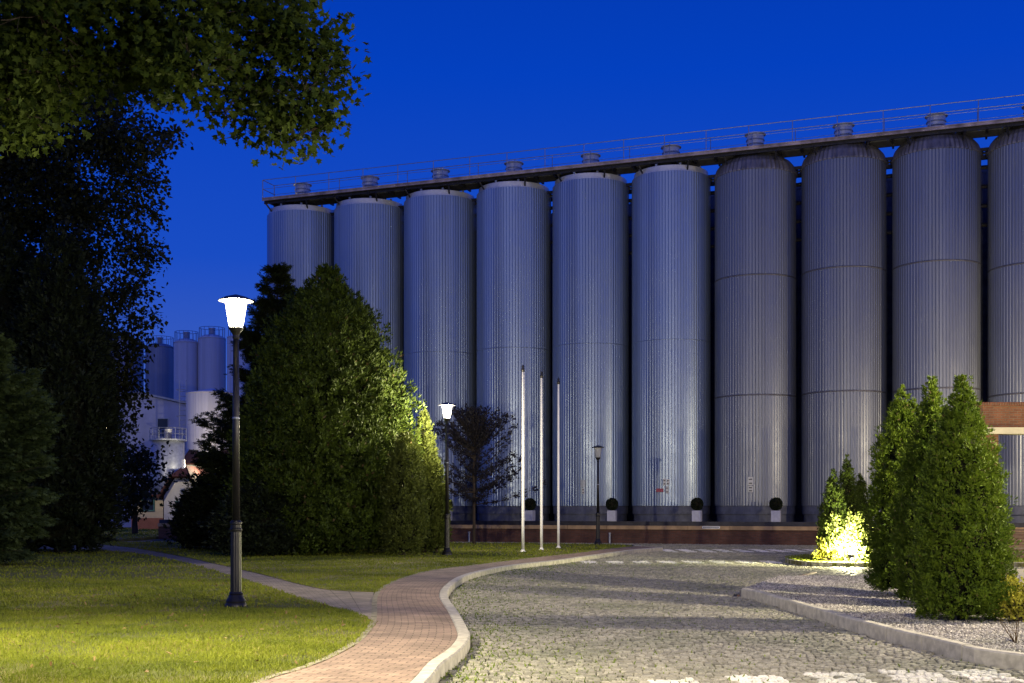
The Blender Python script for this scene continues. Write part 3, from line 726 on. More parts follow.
# planters
def foliage_ball(name, R0, n, size, mat, parent, c):
    P = unit(rng.normal(0,1,(n,3)))*R0*(.8+.22*rng.random((n,1))); A = P/R0+rng.normal(0,.6,(n,3))
    V, Fc, rn = scatter(P+np.array(c), A, rng.normal(0,1,(n,3)), rng.uniform(.7,1.2,n)*size, [(0,-.35,0),(.6,-.4,.1),(1.1,0,0),(.6,.4,.1),(0,.35,0)], [(0,1,2,3,4)], rng.random(n))
    return np_mesh(name, V, Fc, mat, parent, rn)
PLAB = {447:'white cube planter with clipped ball tree behind the second lit lamp', 530:'white cube planter with dark ball tree right of the first flagpole', 612:'white cube planter with dark ball tree just right of the unlit lamp',
 697:'white cube planter with ball tree between the red-signed silo and the first domed silo', 776:'white cube planter with ball tree right of the tall white notice', 875:'white cube planter with ball tree peeping out between the small and tall thujas'}
pp = None
for px in (447,530,612,697,776,875):
    x, y = rp(t_of(px, 2.42), 2.42)
    if pp is None:
        pp = thing('ball_tree_planter', PLAB[px], 'planter', (x, y, HB-.02), -TH, 'white planters with ball trees along the silo foot')
        MB().box(-.21,.21,-.21,.21,.06,.57,.012).box(-.2,.2,-.2,.2,-.01,.06).build('pot', 'pot', pp); MB().box(-.20,.20,-.20,.20,.5,.573).build('soil', 'soil', pp)
        MB().tube([(0,0,.5),(0,0,.8)], .025, 8).build('stem', 'bark', pp)
        foliage_ball('crown', .29, 2400, .045, 'bay', pp, (0,0,.88))
        MB().lathe([(.02,.65),(.18,.72),(.25,.9),(.18,1.08),(.02,1.16)], n=16).build('crown_core', 'bark_dark' if 'bark_dark' in M else 'bark', pp, True)
    else:
        o = copy_tree(pp); o.location = (x, y, HB-.02); o['label'] = PLAB[px]; o.rotation_euler[2] += random.uniform(-.1,.1)

# flagpoles
FL = ['tallest-looking nearest white flagpole, left of the three', 'middle white flagpole of the three on the lawn', 'right-hand white flagpole of the three, nearest the unlit lamp']
fp = None
for i, (px, py, top) in enumerate(((523,552,365),(541.5,550,372),(558.5,548,377))):
    x, y = G(px, py)
    if fp is None:
        fp = thing('flagpole', FL[0], 'flagpole', (x, y, 0), 0, 'three bare white flagpoles')
        MB().lathe([(.055,0),(.053,1),(.038,6.55)], n=20).build('pole', 'pole_white', fp, True)
        MB().lathe([(.11,0),(.11,.02),(.07,.05),(.06,.09)], n=20).build('base_collar', 'pole_white', fp, True)
        o = MB().lathe([(.04,6.55),(.06,6.57),(.06,6.66),(.035,6.70),(.05,6.76),(.0,6.82)], n=16).build('truck', 'black_paint', fp, True)
        MB().tube([(.055,0,1.2),(.062,-.02,3.5),(.05,0,6.6)], .004, 4).build('halyard', 'pole_white', fp)
        MB().box(.05,.075,-.02,.02,1.15,1.28).build('cleat', 'galv', fp)
    else:
        o = copy_tree(fp); o.location = (x, y, 0); o['label'] = FL[i]; o.rotation_euler[2] = i*.7

# ------------------------------------------------------------------ vegetation
SPRAY = ([(0,-.06,0),(0,.06,0),(.55,.30,.10),(.50,.10,.0),(1,0,-.05),(.55,-.30,.10),(.50,-.10,0)], [(0,1,3),(1,2,3),(0,3,6),(6,3,4),(0,6,5)])
NEED = ([(0,-.10,0),(0,.10,0),(1,.0,.0),(.35,.42,.05),(.3,.1,0),(.35,-.42,.05),(.3,-.1,0),(.7,.3,.03),(.6,.05,0),(.7,-.3,.03),(.6,-.05,0)], [(0,1,2),(1,3,4),(0,5,6),(4,7,8),(6,9,10)])
LEAF = ([(0,0,0),(.35,-.42,.06),(1,0,-.05),(.35,.42,.06)], [(0,1,2),(0,2,3)])
MAPLE = ([(0,0,0),(.10,-.50,.05),(.38,-.28,0),(.62,-.50,.03),(.66,-.14,0),(1.05,0,-.05),(.66,.14,0),(.62,.50,.03),(.38,.28,0),(.10,.50,.05)], [(0,1,2),(0,2,4),(2,3,4),(0,4,5),(0,5,6),(0,6,8),(6,7,8),(0,8,9)])
def cone_crown(parent, H, prof, n, size, mat, z0=.1, clump=.25, upness=.8, tmpl=SPRAY, seed=0, depth=.3, sx=1.0, lobes=3.0, droop=0, core=.72, name='crown'):
    """dense conifer crown: sprays in the outer shell of a lumpy body given by prof = [(height fraction, radius)]"""
    hs = np.array([q[0] for q in prof]); rs = np.array([q[1] for q in prof])
    per = 22; m = n//per
    cdf_h = np.linspace(0, 1, 200); wgt = np.interp(cdf_h, hs, rs)+.03*rs.max(); cd_ = np.cumsum(wgt); cd_ /= cd_[-1]
    f = np.interp(rng.random(m), cd_, cdf_h); a = rng.uniform(0, math.tau, m); r0 = np.interp(f, hs, rs)
    Pn = np.stack([np.cos(a)*r0, np.sin(a)*r0, f*H], 1)
    k = nz(Pn, lobes/rs.max(), seed*7.3)*.6+nz(Pn, 2.6*lobes/rs.max(), seed*3.1)*.4
    rr = r0*(.97+clump*k)-depth*r0*rng.random(m)**2.2+rng.normal(0, .036, m)*rs.max()
    rr = np.maximum(rr, .01); z = z0+f*(H-z0)+clump*.25*r0*k
    C = np.stack([np.cos(a)*rr, np.sin(a)*rr, z-droop*rr], 1)
    out = np.stack([np.cos(a), np.sin(a), np.zeros(m)], 1)
    ax = unit(out*(1-.55*upness)+np.array([0,0,upness-droop])+rng.normal(0,.22,(m,3)))
    ti = np.repeat(np.arange(m), per); n = len(ti); tl = (size*rng.uniform(1.1,2.8,m)*np.clip(.35+1.4*r0/rs.max(), .3, 1.1))[ti]
    along = rng.random(n); off = rng.normal(0,.42,(n,3))*(1.1-along[:,None]*.8)
    P = C[ti]+ax[ti]*(along*tl)[:,None]+off*tl[:,None]*.6; P[:,0] *= sx
    A = ax[ti]*.9+off*1.5+rng.normal(0,.2,(n,3))
    B = np.cross(out[ti], np.array([0,0,1.0]))+rng.normal(0,.6,(n,3))
    P[:,2] = np.maximum(P[:,2], z0*.5)
    rn = np.clip(.50*rng.random(n)+.48*rng.random(m)[ti], 0, .96); rn = np.where(rng.random(n) > .985, 1.0, rn)
    V, Fc, r3 = scatter(P, A, B, size*rng.uniform(.6,1.25,n), tmpl[0], tmpl[1], rn)
    c = np_mesh(name, V, Fc, mat, parent, r3)
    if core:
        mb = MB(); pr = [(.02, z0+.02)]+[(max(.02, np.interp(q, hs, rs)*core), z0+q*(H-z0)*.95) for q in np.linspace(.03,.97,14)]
        mb.lathe(pr, n=24); mb.v = [(x*sx, y, z) for x, y, z in mb.v]; mb.build('crown_core', 'core_shade', parent, True)
    return c
M['core_shade'] = plain('painted_core_shade', (.012,.013,.007), 1.0, 0, .4, 3, 0, .1)  # solid crown core; the shade between sprays is put into its dark colour
def trunk(parent, H, r0, r1, name='trunk'):
    pts = [(random.uniform(-.03,.03)*i*r0*4, random.uniform(-.03,.03)*i*r0*4, H*i/6) for i in range(7)]
    return MB().tube(pts, [r0*1.25 if i == 0 else r0+(r1-r0)*i/6 for i in range(7)], 10).build(name, 'bark', parent, True)
def conifer(name, label, px, py, Hpx, prof_px, n, size_px, mat, group=None, Y=None, **k):
    if Y is None: x, y = G(px, py)
    else: x, y = (px-512)/F*Y, Y
    s = y/F; t = thing(name, label, 'tree' if 'shrub' not in name else 'shrub', (x, y, 0), random.uniform(0,6) if 'keep' not in k else 0, group); k.pop('keep', 0)
    trunk(t, Hpx*s*.9, .035*Hpx*s/2.2, .01)
    cone_crown(t, Hpx*s, [(h, r*s) for h, r in prof_px], n, size_px*s, mat, **k)
    return t
CON = lambda r: [(0,r*.62),(.08,r*.9),(.2,r),(.4,r*.93),(.6,r*.74),(.8,r*.42),(.93,r*.17),(1,r*.02)]
OVO = lambda r: [(0,r*.70),(.06,r*.93),(.2,r),(.4,r*.97),(.55,r*.86),(.7,r*.68),(.84,r*.44),(.94,r*.22),(1,r*.05)]
# tall thuja clump at the right: three trees
g3 = 'tall thujas of the clump on the gravel island'
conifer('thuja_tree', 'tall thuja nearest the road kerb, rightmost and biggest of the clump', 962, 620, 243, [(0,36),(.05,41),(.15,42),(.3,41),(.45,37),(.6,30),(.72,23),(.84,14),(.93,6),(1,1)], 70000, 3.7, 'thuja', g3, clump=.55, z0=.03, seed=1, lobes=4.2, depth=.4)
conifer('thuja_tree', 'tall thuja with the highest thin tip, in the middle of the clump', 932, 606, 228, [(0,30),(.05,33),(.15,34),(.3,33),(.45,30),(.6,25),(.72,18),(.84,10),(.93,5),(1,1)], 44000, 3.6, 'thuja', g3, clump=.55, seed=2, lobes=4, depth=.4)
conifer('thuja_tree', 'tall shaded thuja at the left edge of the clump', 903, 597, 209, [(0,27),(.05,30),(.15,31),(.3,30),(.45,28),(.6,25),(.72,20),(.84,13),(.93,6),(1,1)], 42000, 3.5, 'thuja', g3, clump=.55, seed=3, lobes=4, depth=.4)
# small thujas in the far bed
g4 = 'small pointed thujas in the bed by the wall'
for i, (px, py, h, r, lb) in enumerate(((833,560,90,14,'small pointed thuja at the left of the floodlit trio'),(847,558,104,14,'tallest small thuja in the middle of the floodlit trio'),(861,557,82,11,'short narrow thuja at the right of the floodlit trio'))):
    conifer('small_thuja', lb, px, py, h, [(0,r*.7),(.1,r*.93),(.25,r*.95),(.5,r*.75),(.7,r*.48),(.87,r*.2),(1,r*.03)], 18000, 2.0, 'arbor', g4, clump=.3, seed=10+i)
# big conifer mass on the lawn
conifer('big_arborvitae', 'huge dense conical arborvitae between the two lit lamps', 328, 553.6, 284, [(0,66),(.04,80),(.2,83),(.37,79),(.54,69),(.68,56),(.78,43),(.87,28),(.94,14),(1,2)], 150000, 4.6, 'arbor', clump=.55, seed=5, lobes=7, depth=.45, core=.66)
def spruce(label, px, py, Hpx, prof_px, mat, levels, per_level, needle_px, group=None, droop=.18, fill=1.0):
    """a trunk with whorls of separate boughs; sprays hang from each bough"""
    x, y = G(px, py); s = y/F; H = Hpx*s; hs = [q[0] for q in prof_px]; rs = [q[1]*s for q in prof_px]
    t = thing('spruce_tree', label, 'tree', (x, y, 0), 0, group)
    MB().tube([(0,0,-.1),(.03,0,H*.5),(0,0,H*.98)], [H*.016, H*.011, .01], 9).build('trunk', 'bark', t, True)
    br = MB(); C, A, T = [], [], []
    for i in range(levels):
        f = .03+.96*(i+random.random()*.5)/levels; rad = np.interp(f, hs, rs); z = f*H
        for j in range(max(4, int(per_level*(1-.45*f)))):
            a = random.uniform(0, math.tau); ln = rad*random.uniform(.62, 1.08); lift = .75*f-.12
            d = Vector((math.cos(a), math.sin(a), lift)); side = Vector((-math.sin(a), math.cos(a), 0))
            pts = []
            for q in range(7):
                u = q/6; p = Vector((0,0,z))+d*ln*u; p.z += -droop*ln*math.sin(u*2.4)+.10*ln*u*u; pts.append(p)
            br.tube(pts, [.028*ln/2+.006, .02*ln/2+.005, .015*ln/2+.005, .012, .009, .006, .003], 5)
            nn = int(ln/s*.9*fill)+5
            for _ in range(nn):
                u = random.uniform(.18, 1)**.8; k = min(5, int(u*6)); p = pts[k].lerp(pts[k+1], u*6-k)
                w_ = ln*.26*(1.15-u)*random.uniform(-1, 1); p = p+side*w_-Vector((0,0,abs(w_)*.3+random.random()*.05*ln))
                C.append(p); T.append(random.random()); A.append((d+side*(1.2 if w_ > 0 else -1.2)*(1.1-u)+Vector((0,0,-.25))).normalized())
    br.build('boughs', 'bark', t, True)
    C = np.array([tuple(q) for q in C]); A = np.array([tuple(q) for q in A]); per = 9; m = len(C); ti = np.repeat(np.arange(m), per); n = len(ti); tl = needle_px*s*rng.uniform(1,1.8,m)[ti]
    off = rng.normal(0,.38,(n,3))*np.array([1,1,.55]); al = rng.random(n)
    P = C[ti]+A[ti]*(al*tl)[:,None]+off*tl[:,None]*.7
    V, Fc, r3 = scatter(P, A[ti]+off*1.1, rng.normal(0,.5,(n,3))+np.cross(A[ti], np.array([0,0,1.0])), needle_px*s*rng.uniform(.6,1.15,n), NEED[0], NEED[1], np.clip(.5*np.array(T)[ti]+.46*rng.random(n),0,1))
    np_mesh('crown', V, Fc, mat, t, r3); return t
spruce('dark spruce with ragged layered boughs behind the tall lit lamp', 277, 550, 284, [(0,60),(.12,66),(.3,70),(.45,78),(.52,68),(.58,46),(.72,32),(.9,13),(1,2)], 'dark_spruce', 30, 13, 5.5)
conifer('low_conifer_shrub', 'low black-green spreading conifer left of the tall lamp pole', 222, 549, 76, OVO(38), 14000, 5.5, 'dark_conifer', clump=.5, seed=7, lobes=4, upness=.4)
conifer('low_conifer_shrub', 'dark rounded conifer shrub at the foot of the spruce', 258, 556, 70, OVO(34), 12000, 5.5, 'dark_conifer', clump=.5, seed=8, lobes=4, upness=.4)
g5 = 'narrow yews right of the big arborvitae'
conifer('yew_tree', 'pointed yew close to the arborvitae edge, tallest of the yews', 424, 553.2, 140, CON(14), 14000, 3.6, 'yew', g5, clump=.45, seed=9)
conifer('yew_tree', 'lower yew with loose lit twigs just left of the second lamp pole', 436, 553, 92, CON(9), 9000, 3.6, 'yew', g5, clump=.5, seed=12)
conifer('yew_tree', 'bushy yellow-green growth added for the lit lower right of the arborvitae', 404, 556, 122, OVO(18), 15000, 3.8, 'yew', g5, clump=.4, seed=13)  # added stand-in for the arborvitae's lit flank, brightness put into the paler foliage
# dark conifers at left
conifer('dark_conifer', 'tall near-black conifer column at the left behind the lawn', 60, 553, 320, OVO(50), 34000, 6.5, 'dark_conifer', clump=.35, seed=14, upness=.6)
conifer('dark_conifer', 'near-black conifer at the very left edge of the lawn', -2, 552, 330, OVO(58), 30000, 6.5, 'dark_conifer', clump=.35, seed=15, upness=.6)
spruce('paler green spruce whose boughs reach in at the left edge', -38, 566, 225, [(0,60),(.2,74),(.45,84),(.62,78),(.75,62),(.9,32),(1,3)], 'spruce', 24, 15, 6.5, droop=-.12, fill=1.3)

# broadleaf trees ------------------------------------------------
def limb(mb, p0, p1, r0, r1, sag=.0, k=6, jit=.06):
    p0, p1 = Vector(p0), Vector(p1); d = (p1-p0); Ld = d.length; pts = []; rr = []
    for i in range(k+1):
        t = i/k; q = p0+d*t; q.z += sag*math.sin(math.pi*t)*Ld
        if 0 < i < k: q += Vector((random.uniform(-1,1), random.uniform(-1,1), random.uniform(-1,1)))*jit*Ld/k*2
        pts.append(q); rr.append(r0+(r1-r0)*t)
    mb.tube(pts, rr, 7); return pts
def blob_tree(name, label, base, r_tr, fork_z, blobs, mat, leaf, per_m2, tmpl, droop=.35, group=None, origin=None, cat='tree', shell=.6, per=48, extra=()):
    """blobs: (centre xyz, radius, vertical squash) in world coords"""
    t = thing(name, label, cat, (base[0], base[1], 0), 0, group); B0 = Vector((base[0], base[1], 0))
    tr = MB(); fk = Vector((0,0,fork_z)); limb(tr, (0,0,-.1), fk, r_tr*1.3, r_tr*.8, jit=.03)
    tro = tr.build('trunk', 'bark', t, True); br = MB()
    Vs, Fs, Rs, off = [], [], [], 0
    nodes = [(fk, r_tr*.7)]
    order = sorted(blobs, key=lambda b: (Vector(b[0])-B0-fk).length)
    for c, rad, sq in order:
        c = Vector(c)-B0
        p, pr = min(nodes, key=lambda q: (q[0]-c).length + .25*(q[0]-fk).length)
        r1 = max(.012, min(pr*.6, .05*rad)); limb(br, p, c, max(r1*1.3, pr*.55), r1, sag=.05); nodes.append((c, r1))
        for _ in range(7):
            dv = Vector(rng.normal(0,1,3)).normalized(); dv.z *= .6; tip = c+dv*rad*.9; pts = limb(br, c, tip, r1*.7, .006, k=4)
            for _ in range(2):
                dv2 = (dv+Vector(rng.normal(0,.6,3))).normalized(); limb(br, pts[2], pts[2]+dv2*rad*.5, r1*.35, .004, k=3)
        n = int(4*math.pi*rad*rad*per_m2)
        # twig clumps in the blob, leaves round each clump
        m = max(6, n//per); cc = unit(rng.normal(0,1,(m,3)))*rad*(1-shell*rng.random((m,1))**1.3); 
        kk = 1+.35*nz(cc+np.array(c), 1.4/max(rad,.3)); cc *= kk[:,None]; cc[:,2] *= sq
        idx = rng.integers(0, m, n); P = cc[idx]+np.clip(rng.normal(0, 1, (n,3)), -1.5, 1.5)*leaf*np.array([2.0,2.0,1.2]); P += np.array(c)
        A = unit(cc[idx]+rng.normal(0,.01,(n,3)))*.5+rng.normal(0,.55,(n,3)); A[:,2] -= droop
        V, Fc, r3 = scatter(P, A, rng.normal(0,1,(n,3))*np.array([1,1,.35]), leaf*rng.uniform(.65,1.2,n), tmpl[0], tmpl[1], rng.random(n))
        Vs.append(V); Fs.append(Fc+off); Rs.append(r3); off += len(V)
    for a_, b_, r_ in extra: limb(br, Vector(a_)-B0, Vector(b_)-B0, r_, r_*.45, sag=.04, k=8)
    br.build('branches', 'bark', t, True)
    np_mesh('crown', np.concatenate(Vs), np.concatenate(Fs), mat, t, np.concatenate(Rs))
    return t
def PB(px, py, rpx, Y, sq=.8):
    x, z = XZ(px, py, Y); return ((x, Y, z), rpx*Y/F, sq)
# near maple whose boughs hang in from the upper left
ma = []
for px, py, r_, Y in ((40,15,62,17),(115,-5,60,18),(185,15,62,17.5),(245,10,58,18.5),(292,40,40,18),(322,78,24,18.2),(300,100,33,17.6),(250,85,40,18.5),(190,62,48,17),(140,60,44,18.5),(60,72,55,18),(0,50,65,19),(318,128,18,18),(290,142,17,17.8),(262,122,20,18.4),(225,112,18,17.6),(330,60,16,18.6),
                      (20,-60,80,20),(110,-90,90,20),(210,-70,80,20),(280,-45,60,19),(-70,30,80,18),(-110,-70,95,21),(-20,-140,90,22),(120,-170,90,22),(-180,0,90,18),(10,105,45,19.5)):
    ma.append(PB(px, py, r_, Y, .72))
blob_tree('maple_tree', 'large maple whose leafy boughs hang in from the upper left corner', (-11.3, 19.5), .38, 5.6, ma, 'maple', .120, 165, MAPLE)
# darker tree further back
mb_ = []
for px, py, r_, Y in ((20,125,60,31),(75,120,52,31),(128,132,36,30.5),(160,140,20,30),(100,180,48,31),(45,190,60,32),(140,178,22,30),(135,215,22,30.5),(90,235,45,31),(40,255,60,32),(0,180,70,33),(140,250,20,30),(115,285,33,31),(60,310,50,32),(135,320,18,30.5),(90,340,36,31),(128,355,22,30.5),(120,385,26,30.5),(75,385,42,31.5),(105,425,22,31),(60,440,42,32),(0,330,60,33),(-60,130,80,34),(-60,240,80,34),(150,265,12,30),(20,70,60,33),(100,80,50,33),(158,90,20,32)):
    mb_.append(PB(px, py, r_*.92, Y+15.5, .85))
blob_tree('oak_tree', 'tall dark broadleaf tree filling the left side behind the maple boughs', (-20.5, 50), .42, 3.5, mb_, 'oak', .19, 66, LEAF)
x, y = G(135, 534); s_ = y/F
blob_tree('round_tree', 'small round dark tree on a thin trunk in front of the distant house', (x, y), .16, 1.6, [PB(q[0], q[1], q[2], y+q[3], .9) for q in ((135,480,24,0),(118,495,20,1),(148,488,16,-1),(132,502,18,0),(125,465,16,1),(143,458,14,0),(114,508,14,0),(132,448,10,0))], 'oak', .30, 24, LEAF)
# purple-leaved tree: ascending feathery branches
def plum(px, py, top, label):
    x, y = G(px, py); y = 53.5; x = (px-512)/F*y; s = y/F; H = (py-top)*s
    t = thing('purple_leaf_tree', label, 'tree', (x, y, 0)); tr = MB(); limb(tr, (0,0,-.05), (0,0,H*.42), .075, .06, jit=.02)
    limb(tr, (0,0,H*.42), (.05,0,H*.93), .06, .012, jit=.05); tr.build('trunk', 'bark', t, True); br = MB(); Ps, As = [], []
    for i in range(90):
        z0 = H*(.26+.6*random.random()**.9); a = random.uniform(0, math.tau); fr = (z0/H-.26)/.6
        ln = s*(68*(1-fr)**.7+14)*random.uniform(.65,1.05); up = .25+.8*fr+random.uniform(-.12,.2)
        d = Vector((math.cos(a), math.sin(a), up)).normalized(); p1 = Vector((0,0,z0))+d*ln
        pts = limb(br, (0,0,z0), p1, .022, .005, sag=-.06, k=7)
        for j in range(1, 8):
            for _ in range(int(9*ln)+3):
                Ps.append(pts[j]+Vector(rng.normal(0,.07,3))); As.append(d+Vector(rng.normal(0,.45,3)))
    br.build('branches', 'bark', t, True); P = np.array([tuple(q) for q in Ps]); n = len(P)
    V, Fc, r3 = scatter(P, np.array([tuple(q) for q in As]), rng.normal(0,1,(n,3)), rng.uniform(.09,.17,n), [(0,0,0),(.4,-.22,.05),(1,0,0),(.4,.22,.05)], [(0,1,2),(0,2,3)], rng.random(n))
    np_mesh('crown', V, Fc, 'plum', t, r3); return t
plum(474, 543, 397, 'slender dark purple-leaved tree in front of the silos right of the second lamp')

# low shrubs
def shrub(name, label, c, r, h, n, size, mat, tm=LEAF):
    t = thing(name, label, 'shrub', (c[0], c[1], 0), random.uniform(0,6)); br = MB(); Ps, As = [], []
    k = max(10, n//40)
    for i in range(k):
        a = random.uniform(0, math.tau); e_ = random.uniform(.15, 1.2); d = Vector((math.cos(a)*math.cos(e_), math.sin(a)*math.cos(e_), math.sin(e_)*h/r)); ln = r*random.uniform(.6,1.05)
        pts = limb(br, (0,0,0), d*ln, .012, .003, sag=.12, k=6)
        for _ in range(40): q = random.randint(2,6); Ps.append(tuple(pts[q]+Vector(rng.normal(0,size*.8,3)))); As.append(tuple(d+Vector(rng.normal(0,.7,3))))
    br.build('stems', 'bark', t, True); P = np.array(Ps); P[:,2] = abs(P[:,2])+.02; n = len(P)
    V, Fc, r3 = scatter(P, np.array(As), rng.normal(0,1,(n,3)), size*rng.uniform(.6,1.2,n), tm[0], tm[1], rng.random(n)); np_mesh('foliage', V, Fc, mat, t, r3); return t
x, y = G(1017, 622); shrub('golden_shrub', 'small yellow-green shrub at the foot of the tall thuja, at the right edge', (x, y), .46, .66, 4500, .045, 'gold')
x, y = G(846, 561); shrub('pale_shrub', 'leafy pale shrub glowing in front of the small thujas', (x, 36.2), .78, 1.55, 2600, .085, 'lime')
shrub('pale_shrub', 'low spreading plant lit beside the garden floodlight', (XZ(863,540,35.9)[0], 35.9), .55, .75, 1000, .08, 'lime')
shrub('golden_shrub', 'little golden shrub at the left foot of the floodlit thujas', (XZ(829,540,36.3)[0], 36.3), .42, .7, 900, .07, 'gold')
# dry stalks in the gravel at the right edge
st = thing('dry_stalk_plant', 'thin dry stalks sprouting from the gravel near the golden shrub', 'plant', (*G(1016, 643), 0))
b = MB()
for i in range(14):
    a = random.uniform(0, math.tau); limb(b, (0,0,-.02), (.12*math.cos(a)-.1, .12*math.sin(a), random.uniform(.25,.5)), .004, .0015, k=4)
b.build('stems', 'litter', st)
# garden floodlight
fx, fy = XZ(852, 545, 35.2)[0], 35.2
fl_ = thing('garden_floodlight', 'small ground floodlight shining up into the pale shrub', 'floodlight', (fx, fy, .0), .1)
MB().tube([(0,0,0),(0,0,.10)], .02, 8).build('stake', 'black_paint', fl_)
o = MB().lathe([(.05,0),(.085,.03),(.095,.14),(.10,.15)], n=20, cap=False).build('housing', 'black_paint', fl_, True); o.location = (0,0,.10); o.rotation_euler = (R(-50),0,0)
o = MB().lathe([(.09,.12),(.06,.125),(.001,.13)], n=20, cap=False).build('lens', 'lit_glass', fl_, True); o.location = (0,0,.10); o.rotation_euler = (R(-50),0,0)
l = bpy.data.lights.new('flood_light', 'POINT'); l.energy = 2300; l.color = (1,.94,.52); l.shadow_soft_size = .06
lo = bpy.data.objects.new('flood_light', l); COL.objects.link(lo); lo.parent = fl_; lo.location = (0,.10,.32)

# ------------------------------------------------------------------ brick gateway at the right
gt = thing('brick_gateway', 'brick pier and lintel with cream soffit and slatted bench at the right edge', 'gateway', (XZ(984.5,500,38)[0], 38, -.14))
zz = lambda py: CH+(HZ-py)/F*38+.14
MB().box(.0,.44,.0,.5,0,zz(434.2)).build('pier', 'brick_gate', gt)
MB().box(5.2,5.64,.0,.5,0,zz(434.2)).build('pier', 'brick_gate', gt)
MB().box(-.12,6.0,-.10,.6,zz(434),zz(427.5)).build('soffit_beam', 'cream', gt)
MB().box(-.06,5.9,-.03,.55,zz(427.3),zz(406)).build('lintel', 'brick_gate', gt)
b = MB(); q = -.10
while q < 5.9: b.box(q, q+.068, -.09, .6, zz(405.9), zz(405.9)+.115, .008); q += .078
b.build('brick_header', 'brick_gate', gt)
b = MB()
for i in range(9): b.box(.46,5.18,.10,.14,.16+i*.105,.16+i*.105+.085,.005)
b.build('slats', 'wood', gt)
for q in (.9, 2.6, 4.4): MB().box(q,q+.06,.145,.20,0,1.1).build('slat_post', 'dark_steel', gt)

# ------------------------------------------------------------------ distant plant at the left
def far_silo(px, wpx, top, Y, mat, label, group='distant silos beyond the house'):
    x = (px-512)/F*Y; z = CH+(HZ-top)/F*Y; r_ = wpx/2*Y/F
    t = thing('distant_silo', label, 'silo', (x, Y, -.2), 0, group)
    MB().lathe([(r_, 0),(r_, z*.5),(r_, z-.15)], n=120, cap=False, flute=lambda i, r: -.02*(i % 2)).build('cladding', mat, t)
    MB().lathe([(r_+.02, z-.18),(r_+.02, z-.05),(r_*.6, z+.25),(.1, z+.38)], n=48).build('roof', mat, t, True)
    MB().lathe([(.28, z+.2),(.28, z+.9),(.36, z+.92),(.36, z+1.0)], n=16).build('vent', 'pale_metal', t, True)
    b = MB()
    for i in range(16):
        a = math.tau*i/16; b.tube([(r_*.93*math.cos(a), r_*.93*math.sin(a), z-.1), (r_*.93*math.cos(a), r_*.93*math.sin(a), z+1.0)], .025, 4)
        a2 = a+math.tau/16; b.tube([(r_*.93*math.cos(a), r_*.93*math.sin(a), z+1.0), (r_*.93*math.cos(a2), r_*.93*math.sin(a2), z+1.0)], .025, 4)
    b.build('guard_rail', 'galv', t); return t
for px, wp, top, Y, m_, lb in ((92,30,335,132,'clad_far','blue-grey distant silo half lost in the leaves, left end of the far row'),(126,34,339,134,'clad_far','wide blue-grey distant silo behind the dark leaf tips'),
    (160,28,345,128,'clad_far','darkest distant silo, between the leaves and the two pale silos'),(186.5,24.5,340,122,'clad_white','pale distant silo rising left of the ladder'),
    (212,27,336,122,'clad_white','pale distant silo just left of the tall lamp head'),(243,31,335,120,'clad_white','whitest distant silo directly behind the tall lamp pole')):
    far_silo(px, wp, top, Y, m_, lb)
def facing_box(px0, px1, Y0, Y1, z0, z1, mb):
    return mb.box((px0-512)/F*Y0, (px1-512)/F*Y0, Y0, Y1, z0, z1)
Y = 108; sh = thing('process_hall', 'pale sheet-clad hall with sloping roof edge below the distant silos', 'building', ((140-512)/F*Y, Y, -.2))
x0, z0_ = 0, 0; zl = XZ(0,394,Y)[1]+.2; zr = XZ(0,405,Y)[1]+.2; wl = (188-140)/F*Y
mb = MB(); vs = [(-12,0,0),(wl,0,0),(wl,0,zr),(0,0,zl),(-12,0,zl-2.2),(-12,12,0),(wl,12,0),(wl,12,zr),(0,12,zl),(-12,12,zl-2.2)]
mb.add(vs, [(0,1,2,3,4),(5,9,8,7,6),(1,6,7,2),(0,4,9,5),(0,5,6,1),(2,7,8,3),(3,8,9,4)]); mb.build('wall', 'shed', sh)
mb = MB(); mb.add([(0,-.3,zl+.03),(wl+.2,-.3,zr+.03),(wl+.2,12.3,zr+.03),(0,12.3,zl+.03),(0,-.3,zl+.2),(wl+.2,-.3,zr+.2),(wl+.2,12.3,zr+.2),(0,12.3,zl+.2)], [(0,3,2,1),(4,5,6,7),(0,1,5,4),(1,2,6,5),(2,3,7,6),(3,0,4,7)])
mb.add([(-12.2,-.3,zl-2.2),(0,-.3,zl+.03),(0,12.3,zl+.03),(-12.2,12.3,zl-2.2),(-12.2,-.3,zl-2.0),(0,-.3,zl+.2),(0,12.3,zl+.2),(-12.2,12.3,zl-2.0)], [(0,3,2,1),(4,5,6,7),(0,1,5,4),(1,2,6,5),(2,3,7,6),(3,0,4,7)]); mb.build('roof', 'galv', sh)
def window(parent, x0, x1, z0, z1, y=-.03, mat='dark_glass', frame='galv'):
    f_ = MB().box(x0-.08,x1+.08,y-.05,y+.02,z1,z1+.08).box(x0-.08,x1+.08,y-.05,y+.02,z0-.08,z0).box(x0-.08,x0,y-.05,y+.02,z0,z1).box(x1,x1+.08,y-.05,y+.02,z0,z1).build('window', frame, parent)
    MB().box(x0,x1,y-.02,y+.01,z0,z1).build('pane', mat, f_); return f_
wx = (158-140)/F*Y; wz0 = XZ(0,430,Y)[1]; window(sh, wx, wx+.9, wz0-.4, wz0+1.2)
